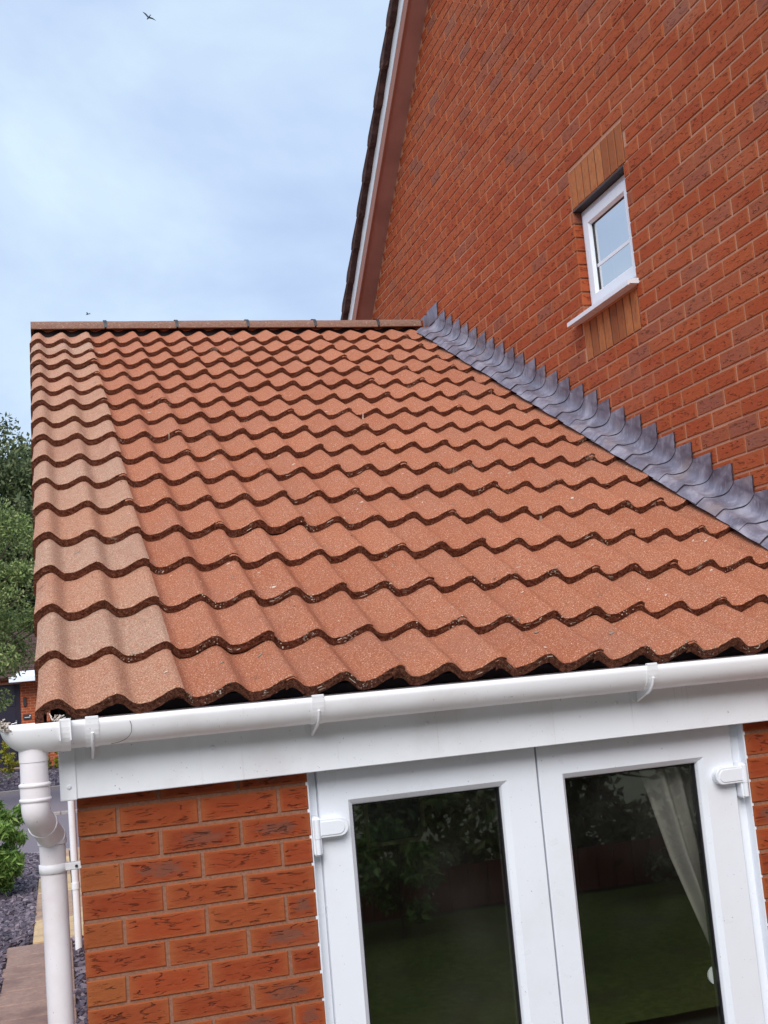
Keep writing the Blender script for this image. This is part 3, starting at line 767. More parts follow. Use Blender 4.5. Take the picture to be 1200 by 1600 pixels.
mb.add(vs, fs, 0, True); mb.add(secs[0], [tuple(range(n))], 0); mb.add(secs[-1], [tuple(range(n))], 0)
# rolled bead on both lips
for sgn in (-1, 1):
    if sgn > 0: mb.tube([(-.010, GY + sgn * .0563, GZ - .001), (W - .006, GY + sgn * .0563, GZ - .001)], .0030, 8)
gut = mb.build('gutter', M['gutter']); adopt(gut, ext)
def strap(xc, wd, k, lips=True):
    mb = MB(); n_ = 18; vs = []
    for x in (xc - wd / 2, xc + wd / 2):
        for r_ in (k, k + .045):
            for i in range(n_ + 1):
                a = pi * (i / n_) ; vs.append((x, GY - GRAD * r_ * cos(a), GZ + .003 - GDEP * r_ * sin(a) ** .85 if 0 < i < n_ else GZ + .004))
    q = n_ + 1
    fs = [(a * q + i, a * q + i + 1, b_ * q + i + 1, b_ * q + i) for a, b_ in ((0, 1), (1, 3), (3, 2), (2, 0)) for i in range(n_)]
    mb.add(vs, fs, 0, False)
    mb.box((xc - wd / 2, GY - GRAD * (k + .05), GZ - .001), (xc + wd / 2, GY - GRAD * (k - .16), GZ + .0065), 0, .001)
    return mb
mb = strap(-.022, .026, 1.07); mb.box((-.037, GY - .0685, GZ - .05), (-.0345, GY - .05, GZ + .004)); mb.box((-.0095, GY - .0685, GZ - .05), (-.007, GY - .05, GZ + .004))
mb.build('gutter_joint', M['gutter'], gut, recalc=True)
for xc in (.047, .660, 1.697, 2.55):
    mb = strap(xc, .034, 1.02)
    # rib under the cup leading back to the fascia, and its fixing tongue
    path = []
    for i in range(0, 13):
        a = pi * (.12 + .36 * i / 12); path.append((xc, GY - GRAD * 1.13 * cos(a), GZ - GDEP * 1.13 * sin(a) ** .85))
    path += [(xc, -.075, GZ - .100), (xc, -.056, GZ - .108)]
    mb.tube(path, .0042, 8)
    vs = []
    for xx in (xc - .0015, xc + .0015):
        vs += [(xx, p[1], p[2]) for p in path] + [(xx, -.052, GZ - .108), (xx, -.052, GZ - .02), (xx, GY - .04, GZ - .05)]
    m_ = len(vs) // 2; mb.add(vs, [tuple(range(m_)), tuple(range(2 * m_ - 1, m_ - 1, -1))])
    # back plate on the fascia with rounded foot
    pl = [(xc + .019 * cos(a), -.0535, GZ - .094 + .019 * sin(a)) for a in [pi + pi * k / 10 for k in range(11)]] + [(xc + .019, -.0535, GZ - .03), (xc - .019, -.0535, GZ - .03)]
    pb = [(x, -.0495, z) for x, y, z in pl]; m_ = len(pl)
    mb.add(pl + pb, [tuple(range(m_))] + [(i, (i + 1) % m_, m_ + (i + 1) % m_, m_ + i) for i in range(m_)])
    mb.build('gutter_bracket', M['gutter'], gut, recalc=True)
# lint and feathers caught at the outlet
# ---- downpipe with swan neck
def smooth_path(P, n=10):
    out = []
    for i in range(len(P) - 1):
        p0 = Vector(P[max(i - 1, 0)]); p1 = Vector(P[i]); p2 = Vector(P[i + 1]); p3 = Vector(P[min(i + 2, len(P) - 1)])
        for k in range(n):
            t_ = k / n; out.append(0.5 * ((2 * p1) + (-p0 + p2) * t_ + (2 * p0 - 5 * p1 + 4 * p2 - p3) * t_ ** 2 + (-p0 + 3 * p1 - 3 * p2 + p3) * t_ ** 3))
    out.append(Vector(P[-1])); return out
mb = MB(); px0, py0, px1, py1 = -.106, -.112, -.071, .030
mb.tube([(px0, py0, .205), (px0, py0, .1505)], .0375, 28); mb.tube([(px0, py0, .152), (px0, py0, .12), (px0, py0, .088)], .0360, 28)
for z in (.090, .052): mb.tube([(px0, py0, z + .006), (px0, py0, z + .003), (px0, py0, z - .003), (px0, py0, z - .006)], [.037, .0415, .0415, .037], 28)
mb.tube([(px0, py0, .092), (px0, py0, .046)], .0385, 28)
P = [(px0, py0, .05), (px0, py0, .02), (px0 + .010, py0 + .035, -.008), (px1 - .010, py1 - .035, -.045), (px1, py1, -.066), (px1, py1, -.078)]
sp_ = smooth_path(P, 8); mb.tube(sp_, .0368, 28)
mb.tube([sp_[18], sp_[19]], .0392, 28); mb.tube([sp_[30], sp_[33]], .0392, 28)
mb.tube([(px1, py1, -.070), (px1, py1, -.083)], .0385, 28)
mb.tube([(px1, py1, -.08 - .069 * q) for q in range(31)], .0348, 28)
dp = mb.build('downpipe', M['pipe']); adopt(dp, ext)
mb = MB(); zc_ = -.148
mb.tube([(px1, py1, zc_ + .012), (px1, py1, zc_ + .011), (px1, py1, zc_ - .011), (px1, py1, zc_ - .012)], [.036, .0385, .0385, .036], 28)
mb.box((px1 + .030, py1 - .022, zc_ - .009), (0.004, py1 - .018 + .02, zc_ + .011), 0, .002)
mb.build('pipe_clip', M['gutter'], dp)
mb = MB(); mb.tube([(-.0095, .010, zc_ + .001), (-.0105, .004, zc_ + .001)], .004, 8); mb.build('screw', M['dark_plastic'], dp)
# second thin downpipe at the far corner
mb = MB(); mb.tube([(.040, 8.62, .1), (.040, 8.62, GR)], .034, 14); mb.tube([(.040, 8.62, -1.50), (.040, 8.62, -1.56)], .040, 14)
o = mb.build('downpipe', M['gutter']); adopt(o, ext); tag(o, 'distant white downpipe at the far corner')

# ---- lead flashing
lf = MB(); lf.add([(W - .001, -.05, roofz(-.05) - .03), (W - .001, YAP, ZAP - .03), (W - .001, YAP, ZAP + .09), (W - .001, -.05, roofz(-.05) + .09)], [(0, 1, 2, 3)])
lead = lf.build('lead_flashing', M['lead']); adopt(lead, ext)
CP = [(.0035, .118, 0), (.005, .090, .020), (.009, .062, .045), (.018, .042, .070), (.032, .030, .090), (.050, .022, .102), (.068, .022, .110), (.082, .022, .112), (.095, .014, .113), (.110, .003, .113), (.125, -.009, .113)]
def cr_spline(P, n=3): return [tuple(v) for v in smooth_path(P, n)]
CPS = cr_spline(CP, 2)
n = 5
while True:
    zt = ZC + .075 * n - .019
    yk = (zt - .212 - ZE) * CT / ST + YE
    n += 1
    if yk < -.02: continue
    if yk > YAP - .33: break
    last = yk + .145 > YAP - .33
    run = .145 + .05 if not last else .25
    if last: zt += .03
    mb = MB(); NA = 9; vs = []
    ph = R.uniform(0, 6); jy = R.uniform(-.010, .010); jw = R.uniform(-.004, .004); zt += R.uniform(-.004, .002)
    for i in range(NA):
        a = i / (NA - 1); y = yk + jy + a * run
        lift = .0075 * (1 - a) ** 2 + .0015
        base = roofz(y)
        row = []
        zlow = base + .118 if not last else roofz(yk) + .10
        for q in range(5):
            k = q / 5; z = zt * (1 - k) + zlow * k
            if zlow > zt - .01: z = zt - (.01) * k
            row.append((W - .003 - lift * (.35 + .5 * k) - .0012 * sin(14 * k + ph + 5 * a), y + (0 if last else 0), z))
        for (wv, hv, dy) in ([] if last else CPS):
            z = roofz(y + dy) + hv + lift * .8 + .0015 * sin(40 * wv + ph + 7 * a)
            # near edge bows: the sheet's lower corner is cut back towards the tiles
            yy = y + dy
            if wv > .015 and yy > yb0 - .012: yy = yb0 - .012; z = roofz(yy) + hv + lift * .8
            row.append((W - wv * (1 + jw * 10) - lift * .35, yy, z))
        vs += row
    nv = len(vs) // NA
    mb.grid(vs, NA, nv, 0, True, flip=False)
    # near edge thickness, coloured dark as the shadow line of the lap
    e = [Vector(vs[q]) for q in range(nv)]
    e2 = []
    for q in range(nv):
        t_ = (e[min(q + 1, nv - 1)] - e[max(q - 1, 0)]).normalized(); nn = t_.cross(Vector((0, 1, 0))).normalized()
        if nn.x < 0: nn = -nn
        if abs(nn.x) < .5 and nn.z > 0: nn = -nn
        e2.append(e[q] + nn * .0060 + Vector((0, .001, 0)))
    mb.grid([tuple(p) for p in e] + [tuple(p) for p in e2], 2, nv, 1, False)
    tp = [vs[i * nv] for i in range(NA)]
    mb.grid(tp + [(W + .002, p[1], p[2] + .001) for p in tp], 2, NA, 1, False)
    mb.build('lead_sheet', [M['lead'], M['lead_edge']], lead)

# ---- french doors
FY = 0.040
fd = MB()
PD = lambda a, z, d: (a, FY - d, z)
ring(fd, PD, DX0 + .001, DX1 - .001, -2.08, .10, [(0, -.06), (0, 0), (.003, .003), (.030, .003), (.034, -.004), (.05, -.004), (.05, -.06)])
# sealant bead at the brick
fd.box((DX0 - .004, .004, -2.08), (DX0 + .004, FY, .034), 0); fd.box((DX1 - .004, .004, -2.08), (DX1 + .004, FY, .034), 0)
doors = fd.build('french_doors', M['upvc']); adopt(doors, ext); tag(doors, 'white glazed double doors under the fascia')
for (a0, a1, g0, g1) in ((.680, 1.3695, .784, 1.250), (1.3745, 2.052, 1.467, 1.925)):
    mb = MB(); zt_, zb_2 = .0345, -2.05; gz1, gz0 = -.078, -1.9
    # stiles and rails as a mitred frame with unequal widths
    O_ = [(a0, zb_2), (a1, zb_2), (a1, zt_), (a0, zt_)]; I_ = [(g0, gz0), (g1, gz0), (g1, gz1), (g0, gz1)]
    def lerp(p, q, k): return (p[0] + (q[0] - p[0]) * k, p[1] + (q[1] - p[1]) * k)
    lev = [(0.0, -.03, 0), (0.0, .014, 0), (.03, .018, 0), (.84, .018, 0), (.86, .016, 0), (.97, .004, 0), (1.0, -.006, 0), (1.0, -.016, 0)]
    rings = [[lerp(p, q, k) + (d,) for p, q in zip(O_, I_)] for k, d, _ in lev]
    for r1, r2 in zip(rings[:-1], rings[1:]):
        for k in range(4):
            l = (k + 1) % 4; mb.add([PD(*r1[k]), PD(*r1[l]), PD(*r2[l]), PD(*r2[k])], [(0, 1, 2, 3)])
    lf_ = mb.build('door', M['upvc'], doors)
    mb = MB(); ring(mb, PD, g0 + .0005, g1 - .0005, gz0 + .0005, gz1 - .0005, [(0, -.012), (0, -.009), (.004, -.009), (.004, -.03), (.009, -.032)]); mb.build('gasket', M['gasket'], doors)
    mb = MB(); mb.add([PD(g0, gz0, -.016), PD(g1, gz0, -.016), PD(g1, gz1, -.016), PD(g0, gz1, -.016)], [(0, 1, 2, 3)]); mb.build('pane', M['glass'], doors)
def rrect(x0, x1, z0, z1, r_, n=6, left=True, right=True):
    out = []
    for cx, cz, a_, on in ((x1 - r_, z1 - r_, 0, right), (x0 + r_, z1 - r_, pi / 2, left), (x0 + r_, z0 + r_, pi, left), (x1 - r_, z0 + r_, 3 * pi / 2, right)):
        if on: out += [(cx + r_ * cos(a_ + pi / 2 * k / n), cz + r_ * sin(a_ + pi / 2 * k / n)) for k in range(n + 1)]
        else: out.append((cx + r_ * (1 if cx > (x0 + x1) / 2 else -1), cz + r_ * (1 if cz > (z0 + z1) / 2 else -1)))
    return out
def slab_y(mb, outl, y0_, y1_, bev=.002, m=0):
    cx = sum(p[0] for p in outl) / len(outl); cz = sum(p[1] for p in outl) / len(outl); n_ = len(outl)
    sh = lambda p, k: (p[0] + (cx - p[0]) * k, p[1] + (cz - p[1]) * k)
    lv = [(y1_, 0), (y0_ + bev, 0), (y0_ + bev * .3, .03), (y0_, .09)]
    vs = [(sh(p, k)[0], y, sh(p, k)[1]) for y, k in lv for p in outl]
    fs = [(l * n_ + i, l * n_ + (i + 1) % n_, (l + 1) * n_ + (i + 1) % n_, (l + 1) * n_ + i) for l in range(3) for i in range(n_)] + [tuple(range(3 * n_, 4 * n_))]
    mb.add(vs, fs, m)
for sgn, xk, xe, zt_ in ((1, .664, .757, -.103), (-1, 2.068, 1.966, -.098)):
    for dz in (0, -.86, -1.62):
        mb = MB(); x0_, x1_ = sorted((xk, xe)); z_ = zt_ + dz
        slab_y(mb, rrect(x0_, x1_, z_ - .054, z_, .026, 6, sgn < 0, sgn > 0), -.006, .022, .004)
        slab_y(mb, rrect(x0_ + (.006 if sgn > 0 else .012), x1_ - (.012 if sgn > 0 else .006), z_ - .047, z_ - .007, .019, 6, sgn < 0, sgn > 0), -.0085, 0, .002)
        slab_y(mb, rrect(xk - .014, xk + .012, z_ - .105, z_ + .008, .011), -.002, .036, .004)
        mb.tube([(xk - .001 * sgn, -.004, z_ - .052), (xk - .001 * sgn, -.004, z_ - .098)], .0085, 12)
        mb.tube([(xk - .001 * sgn, -.004, z_ + .000), (xk - .001 * sgn, -.004, z_ - .054)], .0098, 12)
        mb.build('hinge', M['upvc'], doors, recalc=True)

# ---- room behind the glass
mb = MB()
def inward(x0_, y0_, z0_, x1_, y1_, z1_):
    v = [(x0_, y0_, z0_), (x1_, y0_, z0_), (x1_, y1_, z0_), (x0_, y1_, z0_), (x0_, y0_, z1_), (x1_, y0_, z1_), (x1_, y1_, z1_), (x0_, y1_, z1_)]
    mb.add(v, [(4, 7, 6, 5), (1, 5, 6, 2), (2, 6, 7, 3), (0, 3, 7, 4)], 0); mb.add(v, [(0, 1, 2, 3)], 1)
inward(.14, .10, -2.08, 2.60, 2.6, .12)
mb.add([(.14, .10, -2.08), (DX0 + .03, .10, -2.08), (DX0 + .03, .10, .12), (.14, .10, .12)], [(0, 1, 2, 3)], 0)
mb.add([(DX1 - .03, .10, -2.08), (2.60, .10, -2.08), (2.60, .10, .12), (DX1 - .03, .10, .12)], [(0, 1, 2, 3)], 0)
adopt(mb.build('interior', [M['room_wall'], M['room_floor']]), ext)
# curtain
def CL(z):
    T = [(.08, 1.735), (-.083, 1.770), (-.373, 1.844), (-.588, 1.917), (-.76, 1.975)]
    for (a, xa), (b_, xb) in zip(T[:-1], T[1:]):
        if z >= b_: return xa + (xb - xa) * (a - z) / (a - b_)
    return T[-1][1]
mb = MB(); vs = []; nu, nv = 60, 26
for j in range(nv + 1):
    v = j / nv; z = .08 - v * .84
    left = CL(z); right = 2.12
    for i in range(nu + 1):
        u = i / nu; x = left + (right - left) * u
        y = .125 + .022 * sin(u * 30) * (1 - .3 * v) + .014 * sin(u * 13 + 1.5 + 2 * v)
        vs.append((x, y, z))
mb.grid(vs, nv + 1, nu + 1, 0, True)
vs = []
for j in range(nv + 1):
    v = j / nv; z = -.76 - v * 1.25
    for i in range(nu + 1):
        u = i / nu; left = 1.975 - .10 * sin(min(v * 1.3, 1) * pi / 2); x = left + (2.12 - left) * u
        vs.append((x, .125 + .02 * sin(u * 36) * (.45 + .3 * v) + .01 * sin(u * 17 + 3.5), z))
mb.grid(vs, nv + 1, nu + 1, 0, True)
cu = mb.build('curtain', M['curtain']); tag(cu, 'pale net curtain gathered to the right behind the right-hand door glass', 'curtain')
mb = MB(); mb.tube([(1.928, .080, -.745), (1.928, .072, -.745)], .028, 20); mb.tube([(1.928, .078, -.745), (1.928, .10, -.745)], .006, 8)
o = mb.build('tieback_hook', M['upvc']); tag(o, 'round pale curtain tieback hook low in the right-hand door glass', 'tieback hook')
# framed picture on the back wall of the room
pf_ = thing('picture_frame', 'small framed picture seen dimly at the top of the left-hand door glass', 'picture frame', (1.60, 2.59, -.45))
mb = MB(); ring(mb, lambda a, z, d: (a, 2.59 - d, z), 1.44, 1.76, -.60, -.34, [(0, 0), (0, .025), (.02, .025), (.024, .012), (.024, 0)]); adopt(mb.build('frame', M['frame_wood']), pf_)
mb = MB(); mb.box((1.462, 2.572, -.58), (1.738, 2.585, -.36)); adopt(mb.build('print', M['picture']), pf_)

# ================================================================== roof litter, gulls
mb = MB()
def on_roof(x, s):
    j = floor(s / G); k = s / G - j
    return prof(x) - .033 * k + (.02 * (1 - k) if j == 0 else 0)
for i in range(260):
    x = R.uniform(.05, 2.5); s = R.uniform(.1, 5.2) if i > 60 else R.uniform(.05, 2.2)
    h = on_roof(x, s) + .0008; r_ = R.uniform(.003, .011) * (1.6 if R.random() < .15 else 1); n_ = 7; a0 = R.uniform(0, 6); el = R.uniform(.35, .8)
    ring_ = []
    ca, sa = cos(a0), sin(a0)
    for k in range(n_):
        a = 2 * pi * k / n_; rr = r_ * R.uniform(.6, 1.15); px, ps = rr * cos(a), rr * el * sin(a)
        xx, s2 = x + px * ca - ps * sa, s + px * sa + ps * ca
        ring_.append(RP(xx, s2, on_roof(xx, s2) + R.uniform(.0002, .0012)))
    mb.add([RP(x, s, h + .0022)] + ring_, [(0, 1 + k, 1 + (k + 1) % n_) for k in range(n_)], R.choice([0, 0, 0, 1, 1, 1, 2]))
# twigs and feather strands caught on the tile noses
for i in range(95):
    j = R.choice([0, 0, 1, 1, 2, 2, 3, 4, 5, 6]); x = R.uniform(.3, 2.55); s = j * G - .004
    for q in range(R.randint(2, 5)):
        dx, dh = R.uniform(-.016, .016), R.uniform(-.022, -.004)
        hf = .02 if j == 0 else 0
        xa_ = x + R.uniform(-.01, .01); a = RP(xa_, s - R.uniform(0, .004), prof(xa_) + hf + dh); b_ = RP(x + dx, s - R.uniform(0, .004), prof(x + dx) + hf + dh + R.uniform(-.003, .003))
        mb.tube([a, b_], R.uniform(.0004, .0011), 4, R.choice([0, 1, 1, 2]), False, False)
for i in range(46):
    j = R.choice([0, 0, 0, 0, 1, 1, 2, 2, 3, 4, 5]); x0_ = R.uniform(.12, 2.5); hf = .02 if j == 0 else 0
    for q in range(R.randint(6, 22)):
        x = x0_ + R.gauss(0, .016); dd = R.uniform(-.026, .002); rr_ = R.uniform(.0008, .0030)
        c0 = Vector(RP(x, j * G - .0035 + (0 if dd < 0 else .004), prof(x) + hf + dd)); vs = []
        for a_ in range(5): vs.append(c0 + Vector((rr_ * cos(a_ * 1.2566 + q), -rr_ * .25, rr_ * sin(a_ * 1.2566 + q))))
        vs.append(c0 + Vector((R.uniform(-.001, .001), -rr_ * 1.1, R.uniform(-.001, .001))))
        mb.add(vs, [(a_, (a_ + 1) % 5, 5) for a_ in range(5)], R.choice([0, 1, 1, 1]))
litter = mb.build('roof_litter', [mat('pale lichen', (0.60, 0.50, 0.41), 1.0, 0.05)[0], mat('grey brown moss', (0.27, 0.21, 0.165), 1.0, 0.05)[0], mat('dead leaf', (0.12, 0.055, 0.03), 1.0, 0.05)[0]])
tag(litter, kind='stuff', label='specks of lichen, moss and dead leaf scattered over the orange tiles')
mb = MB()
for i in range(60):
    c0 = Vector((-.178 + R.gauss(0, .007), -.160 + R.gauss(0, .008), .250 + R.gauss(0, .006)))
    p = [c0 + Vector([R.gauss(0, .005) for _ in range(3)]) * k for k in (0, .8, 1.4)]
    mb.tube(p, [.0015, .0022, .0006], 5, 0, True, False)
fl_m = mat('off white fluff', (0.62, 0.54, 0.47), 0.95)[0]
o = mb.build('gutter_fluff', fl_m); tag(o, 'clump of pale moss and fluff stuck on the left end of the gutter', 'debris')
mb = MB()
for i in range(26):
    c0 = Vector((-.045 + R.uniform(-.012, .03), -.12 + R.uniform(-.03, .03), .255 + R.uniform(-.01, .012)))
    mb.tube([c0, c0 + Vector([R.gauss(0, .009) for _ in range(3)])], .0018, 5, 0, False, False)
o = mb.build('gutter_fluff', fl_m); tag(o, 'pale nesting fluff under the turned down corner roof tile', 'debris')
mb = MB()
pp = [(.145, -.1705, .235), (.148, -.172, .225), (.147, -.172, .205), (.135, -.168, .190), (.115, -.15, .181), (.095, -.14, .178)]
mb.tube(smooth_path(pp, 5), .0007, 5); o = mb.build('loose_hair', M['felt']); tag(o, 'dark curled hair or thread stuck to the gutter by its first bracket', 'thread')

def gull(loc, span, label, heading, bank):
    g = MB(); s = span / 2
    st_ = [(-.30, .012, 0), (-.22, .035, .0), (-.05, .062, .0), (.10, .055, .01), (.18, .04, .02), (.25, .02, .015)]
    g.tube([(y_ * 0, y_, z) for y_, r_, z in st_], [r_ * span for _, r_, _ in st_] if span < 0 else [r_ for _, r_, _ in st_], 10)
    for sg in (-1, 1):
        vs = []
        for k in range(9):
            u = k / 8; x = sg * s * u; z = .17 * sin(min(u * 1.9, 1.57)) - .30 * max(0, u - .45) ** 1.3; y_ = .05 + .06 * sin(u * 2.6) - .22 * u ** 2
            ch = .17 * (1 - u ** 2.2) + .01
            for (dy, dz) in ((0, 0), (-ch * .4, .016), (-ch, 0), (-ch * .4, -.008)): vs.append((x, y_ + dy, z + dz))
        g.add(vs, [(k * 4 + i, k * 4 + (i + 1) % 4, (k + 1) * 4 + (i + 1) % 4, (k + 1) * 4 + i) for k in range(8) for i in range(4)], 0, True)
    g.add([(-.015, -.25, .0), (.015, -.25, 0), (.06, -.36, 0), (-.06, -.36, 0)], [(0, 1, 2, 3)])
    o = g.build('gull', mat('grey gull plumage', (0.16, 0.19, 0.25), 0.8)[0]); o.location = loc; o.rotation_euler = (radians(-8), radians(bank), heading)
    return tag(o, label, 'bird')
gull((9.05, 80, 49.55), 1.15, 'dark gull with bent wings gliding high in the top left sky', radians(20), 22)
gull((5.03, 120, 39.2), 0.62, 'tiny faint gull low in the sky just above the ridge tiles', radians(50), 5)

# ================================================================== GROUND AND BACKGROUND
def sheet(name, x0_, x1_, y0_, y1_, z, m_, sub=1):
    mb = MB(); mb.add([(x0_, y0_, z), (x1_, y0_, z), (x1_, y1_, z), (x0_, y1_, z)], [(0, 1, 2, 3)])
    o = mb.build(name, m_); return tag(o, kind='structure')
def far_ground():
    s = 1800; return sheet('ground', -s, s, -s, s, GR - .06, M['earth'])
far_ground()
sheet('lawn', -9, 9, -7.8, -3.9, GR - .004, M['lawn'])
sheet('bounce_patio', -3.0, 2.7, -4.1, .0, GR + .0, M['bounce_patio'])  # out of view; enlarged and pale to bounce neutral light onto the house front
# road with kerbs
mb = MB(); mb.box((-60, 16.3, GR - .2), (60, 22.0, GR - .015)); tag(mb.build('road', M['tarmac']), kind='structure')
mb = MB(); mb.box((-60, 22.16, GR - .2), (60, 28.2, GR + .03)); tag(mb.build('pavement', M['footway']), kind='structure')
mb = MB()
for y_, zt_ in ((16.16, GR + .02), (22.0, GR + .045), (28.2, GR + .10)):
    for k in range(-24, 25): mb.box((k * .915 - 1.0, y_, GR - .2), (k * .915 - 1.0 + .907, y_ + .15, zt_), 0, .012)
tag(mb.build('kerb', M['kerb']), kind='structure')
# paved path
def slabs(name, rows, z):
    mb = MB()
    for (x0_, x1_, y0_, y1_, mi) in rows: mb.box((x0_ + .006, y0_ + .014, z - .05), (x1_ - .006, y1_ - .014, z + R.uniform(-.002, .002)), mi, .006)
    return tag(mb.build(name, [M['slab_y'], M['slab_b'], M['slab_d']]), kind='structure')
rows = []
yy = 9.25
for k, (ln, mi) in enumerate([(1.15, 0), (.45, 1), (1.3, 1), (1.3, 0), (.6, 1), (1.2, 0), (.85, 1)]):
    rows += [(-.40, .02, yy, yy + ln, mi), (.02, .30, yy, yy + ln, (mi + (k % 2)) % 2)]; yy += ln
rows = [r_ for r_ in rows if r_[2] < 16.1]
slabs('path', rows, GR + .035)
rows = []
yy = 4.6; k = 0
while yy < 9.2:
    ln = .46; rows += [(-.62 - .02 * (k % 2), -.01, yy, min(yy + ln, 9.24), 2 if yy < 8.75 else 1)]; yy += ln; k += 1
slabs('path', rows, GR + .03)
# slate chippings
def chips(name, areas, n, smin, smax, z0_=GR, seed=3):
    rr = random.Random(seed); mb = MB()
    tot = sum((a[1] - a[0]) * (a[3] - a[2]) for a in areas)
    for a in areas:
        for _ in range(int(n * (a[1] - a[0]) * (a[3] - a[2]) / tot)):
            x, y_ = rr.uniform(a[0], a[1]), rr.uniform(a[2], a[3]); s = rr.uniform(smin, smax)
            rot = Matrix.Rotation(rr.uniform(0, 6.3), 3, 'Z') @ Matrix.Rotation(rr.gauss(0, .42), 3, 'X') @ Matrix.Rotation(rr.gauss(0, .42), 3, 'Y')
            z = (a[4] if len(a) > 4 else z0_) + rr.uniform(.005, .03) + (0 if len(a) < 6 else (y_ - a[2]) * a[5])
            k = 5; P_ = []
            for zz in (-.16, .16):
                for i in range(k):
                    an = 2 * pi * i / k + (.2 if zz > 0 else 0); q = rr.uniform(.7, 1.15) * s * .5
                    P_.append(Vector((x, y_, z)) + rot @ Vector((q * cos(an) * 1.35, q * sin(an) * .8, zz * s)))
            mb.add(P_, [tuple(range(k, 2 * k)), tuple(range(k - 1, -1, -1))] + [(i, (i + 1) % k, k + (i + 1) % k, k + i) for i in range(k)])
    o = mb.build(name, M['slate']); return tag(o, kind='stuff', label='purple slate chippings')
sheet('bed_soil', -3.2, .3, 4.5, 16.15, GR + .002, M['soil'])
o = chips('slate_chippings', [(-2.0, -.64, 6.2, 9.3), (-2.0, -.41, 9.3, 16.1), (-.005, .12, 5.5, 9.2)], 13000, .035, .085, GR)
o['label'] = 'purple grey slate chippings beside the paved path'
mb = MB(); mb.add([(-14, 28.35, GR + .08), (14, 28.35, GR + .08), (14, 31.2, GR + .42), (-14, 31.2, GR + .42)], [(0, 1, 2, 3)]); tag(mb.build('bed_soil', M['soil']), kind='structure')
o = chips('slate_chippings', [(-4.5, 2.2, 28.4, 31.1, GR + .08, .12)], 9000, .06, .12, GR, 5); o['label'] = 'slate chippings in the raised bed across the road'

# neighbour's house across the road
nb_ = thing('brick_bungalow', 'distant low brick house with dark front door seen under the tree', 'house', (-1, 32, GR + .4))
mb = MB(); PN = lambda u, z, d: (u, 32 - d, z); DZ0, DZ1 = -1.70, .62; DN0, DN1 = -2.15, -1.055
def n_in(a, b_, za, zb):
    if zb > DZ0 and za < DZ1: return [q for q in ((a, min(b_, DN0)), (max(a, DN1), b_)) if q[1] - q[0] > .01]
    return [(a, b_)]
brick_wall(mb, PN, -4.0, 3.0, GR + .3, .80, 0, n_in)
mb.box((-9, 32.005, GR), (DN0, 39, .80), 1); mb.box((DN1, 32.005, GR), (8, 39, .80), 1); mb.box((DN0, 32.3, GR), (DN1, 39, .8), 1)
mb.box((DN0, 32.005, DZ1), (DN1, 32.3, .80), 1)
adopt(mb.build('wall', [M['brick'], M['mortar']]), nb_)
mb = MB(); mb.box((DN0, 31.99, DZ0), (DN0 + .10, 32.08, DZ1), 0, .01); mb.box((DN1 - .08, 31.99, DZ0), (DN1, 32.08, DZ1), 0, .01); mb.box((DN0 + .10, 32.03, DZ0), (DN1 - .08, 32.07, DZ1), 0)
for z_ in (-1.5, -.75, 0.0): mb.box((DN0 + .45, 32.015, z_), (DN1 - .14, 32.03, z_ + .6), 0, .006)
dn = mb.build('door', M['door_dark']); adopt(dn, nb_)
mb = MB(); mb.box((DN0 + .12, 32.012, -1.4), (DN0 + .40, 32.03, .45)); mb.build('pane', mat('grey door glass', (0.09, 0.11, 0.12), .15)[0], dn)
mb = MB(); mb.tube([(-1.34, 31.96, -.50), (-1.18, 31.96, -.47)], .018, 8); mb.box((-1.21, 31.96, -.62), (-1.17, 32.03, -.40), 0, .004); mb.build('handle', M['metal'], dn)
mb = MB(); mb.box((DN0 - .1, 31.55, DZ0 - .12), (DN1 + .35, 32.0, DZ0 - .005), 0, .01); adopt(mb.build('doorstep', M['slab_b']), nb_)
mb = MB(); mb.box((-1.32, 31.35, .66), (1.6, 32.0, .82), 0, .01); mb.box((-1.12, 31.45, .82), (1.6, 32.0, .96), 0, .01); adopt(mb.build('canopy', M['upvc']), nb_)
mb = MB(); mb.box((-.975, 31.93, -.03), (-.895, 31.995, .23), 0, .01); adopt(mb.build('wall_light', M['dark_plastic']), nb_)
mb = MB(); mb.box((-1.00, 31.97, -.40), (-.78, 31.993, -.26), 0, .004)
mb.box((-.83, 31.966, -.318), (-.795, 31.970, -.285), 1); mb.box((-.965, 31.966, -.352), (-.815, 31.970, -.338), 1); adopt(mb.build('plaque', [M['dark_plastic'], M['upvc']]), nb_)
mb = MB(); mb.add([(-9.3, 31.6, .80), (8.3, 31.6, .80), (8.3, 35.5, 2.28), (-9.3, 35.5, 2.28)], [(0, 1, 2, 3)]); mb.add([(-9.3, 39.4, .80), (8.3, 39.4, .80), (8.3, 35.5, 2.28), (-9.3, 35.5, 2.28)], [(0, 3, 2, 1)])
for k in range(12):
    y_ = 31.6 + k * .325; z_ = .80 + k * .325 * 1.48 / 3.9; mb.box((-9.3, y_, z_ + .0), (8.3, y_ + .3, z_ + .03))
adopt(mb.build('roof', M['darktile']), nb_)
mb = MB(); mb.box((-.82, 31.95, -.66), (-.76, 31.995, -.52), 0, .01); adopt(mb.build('doorbell', M['frame_wood']), nb_)

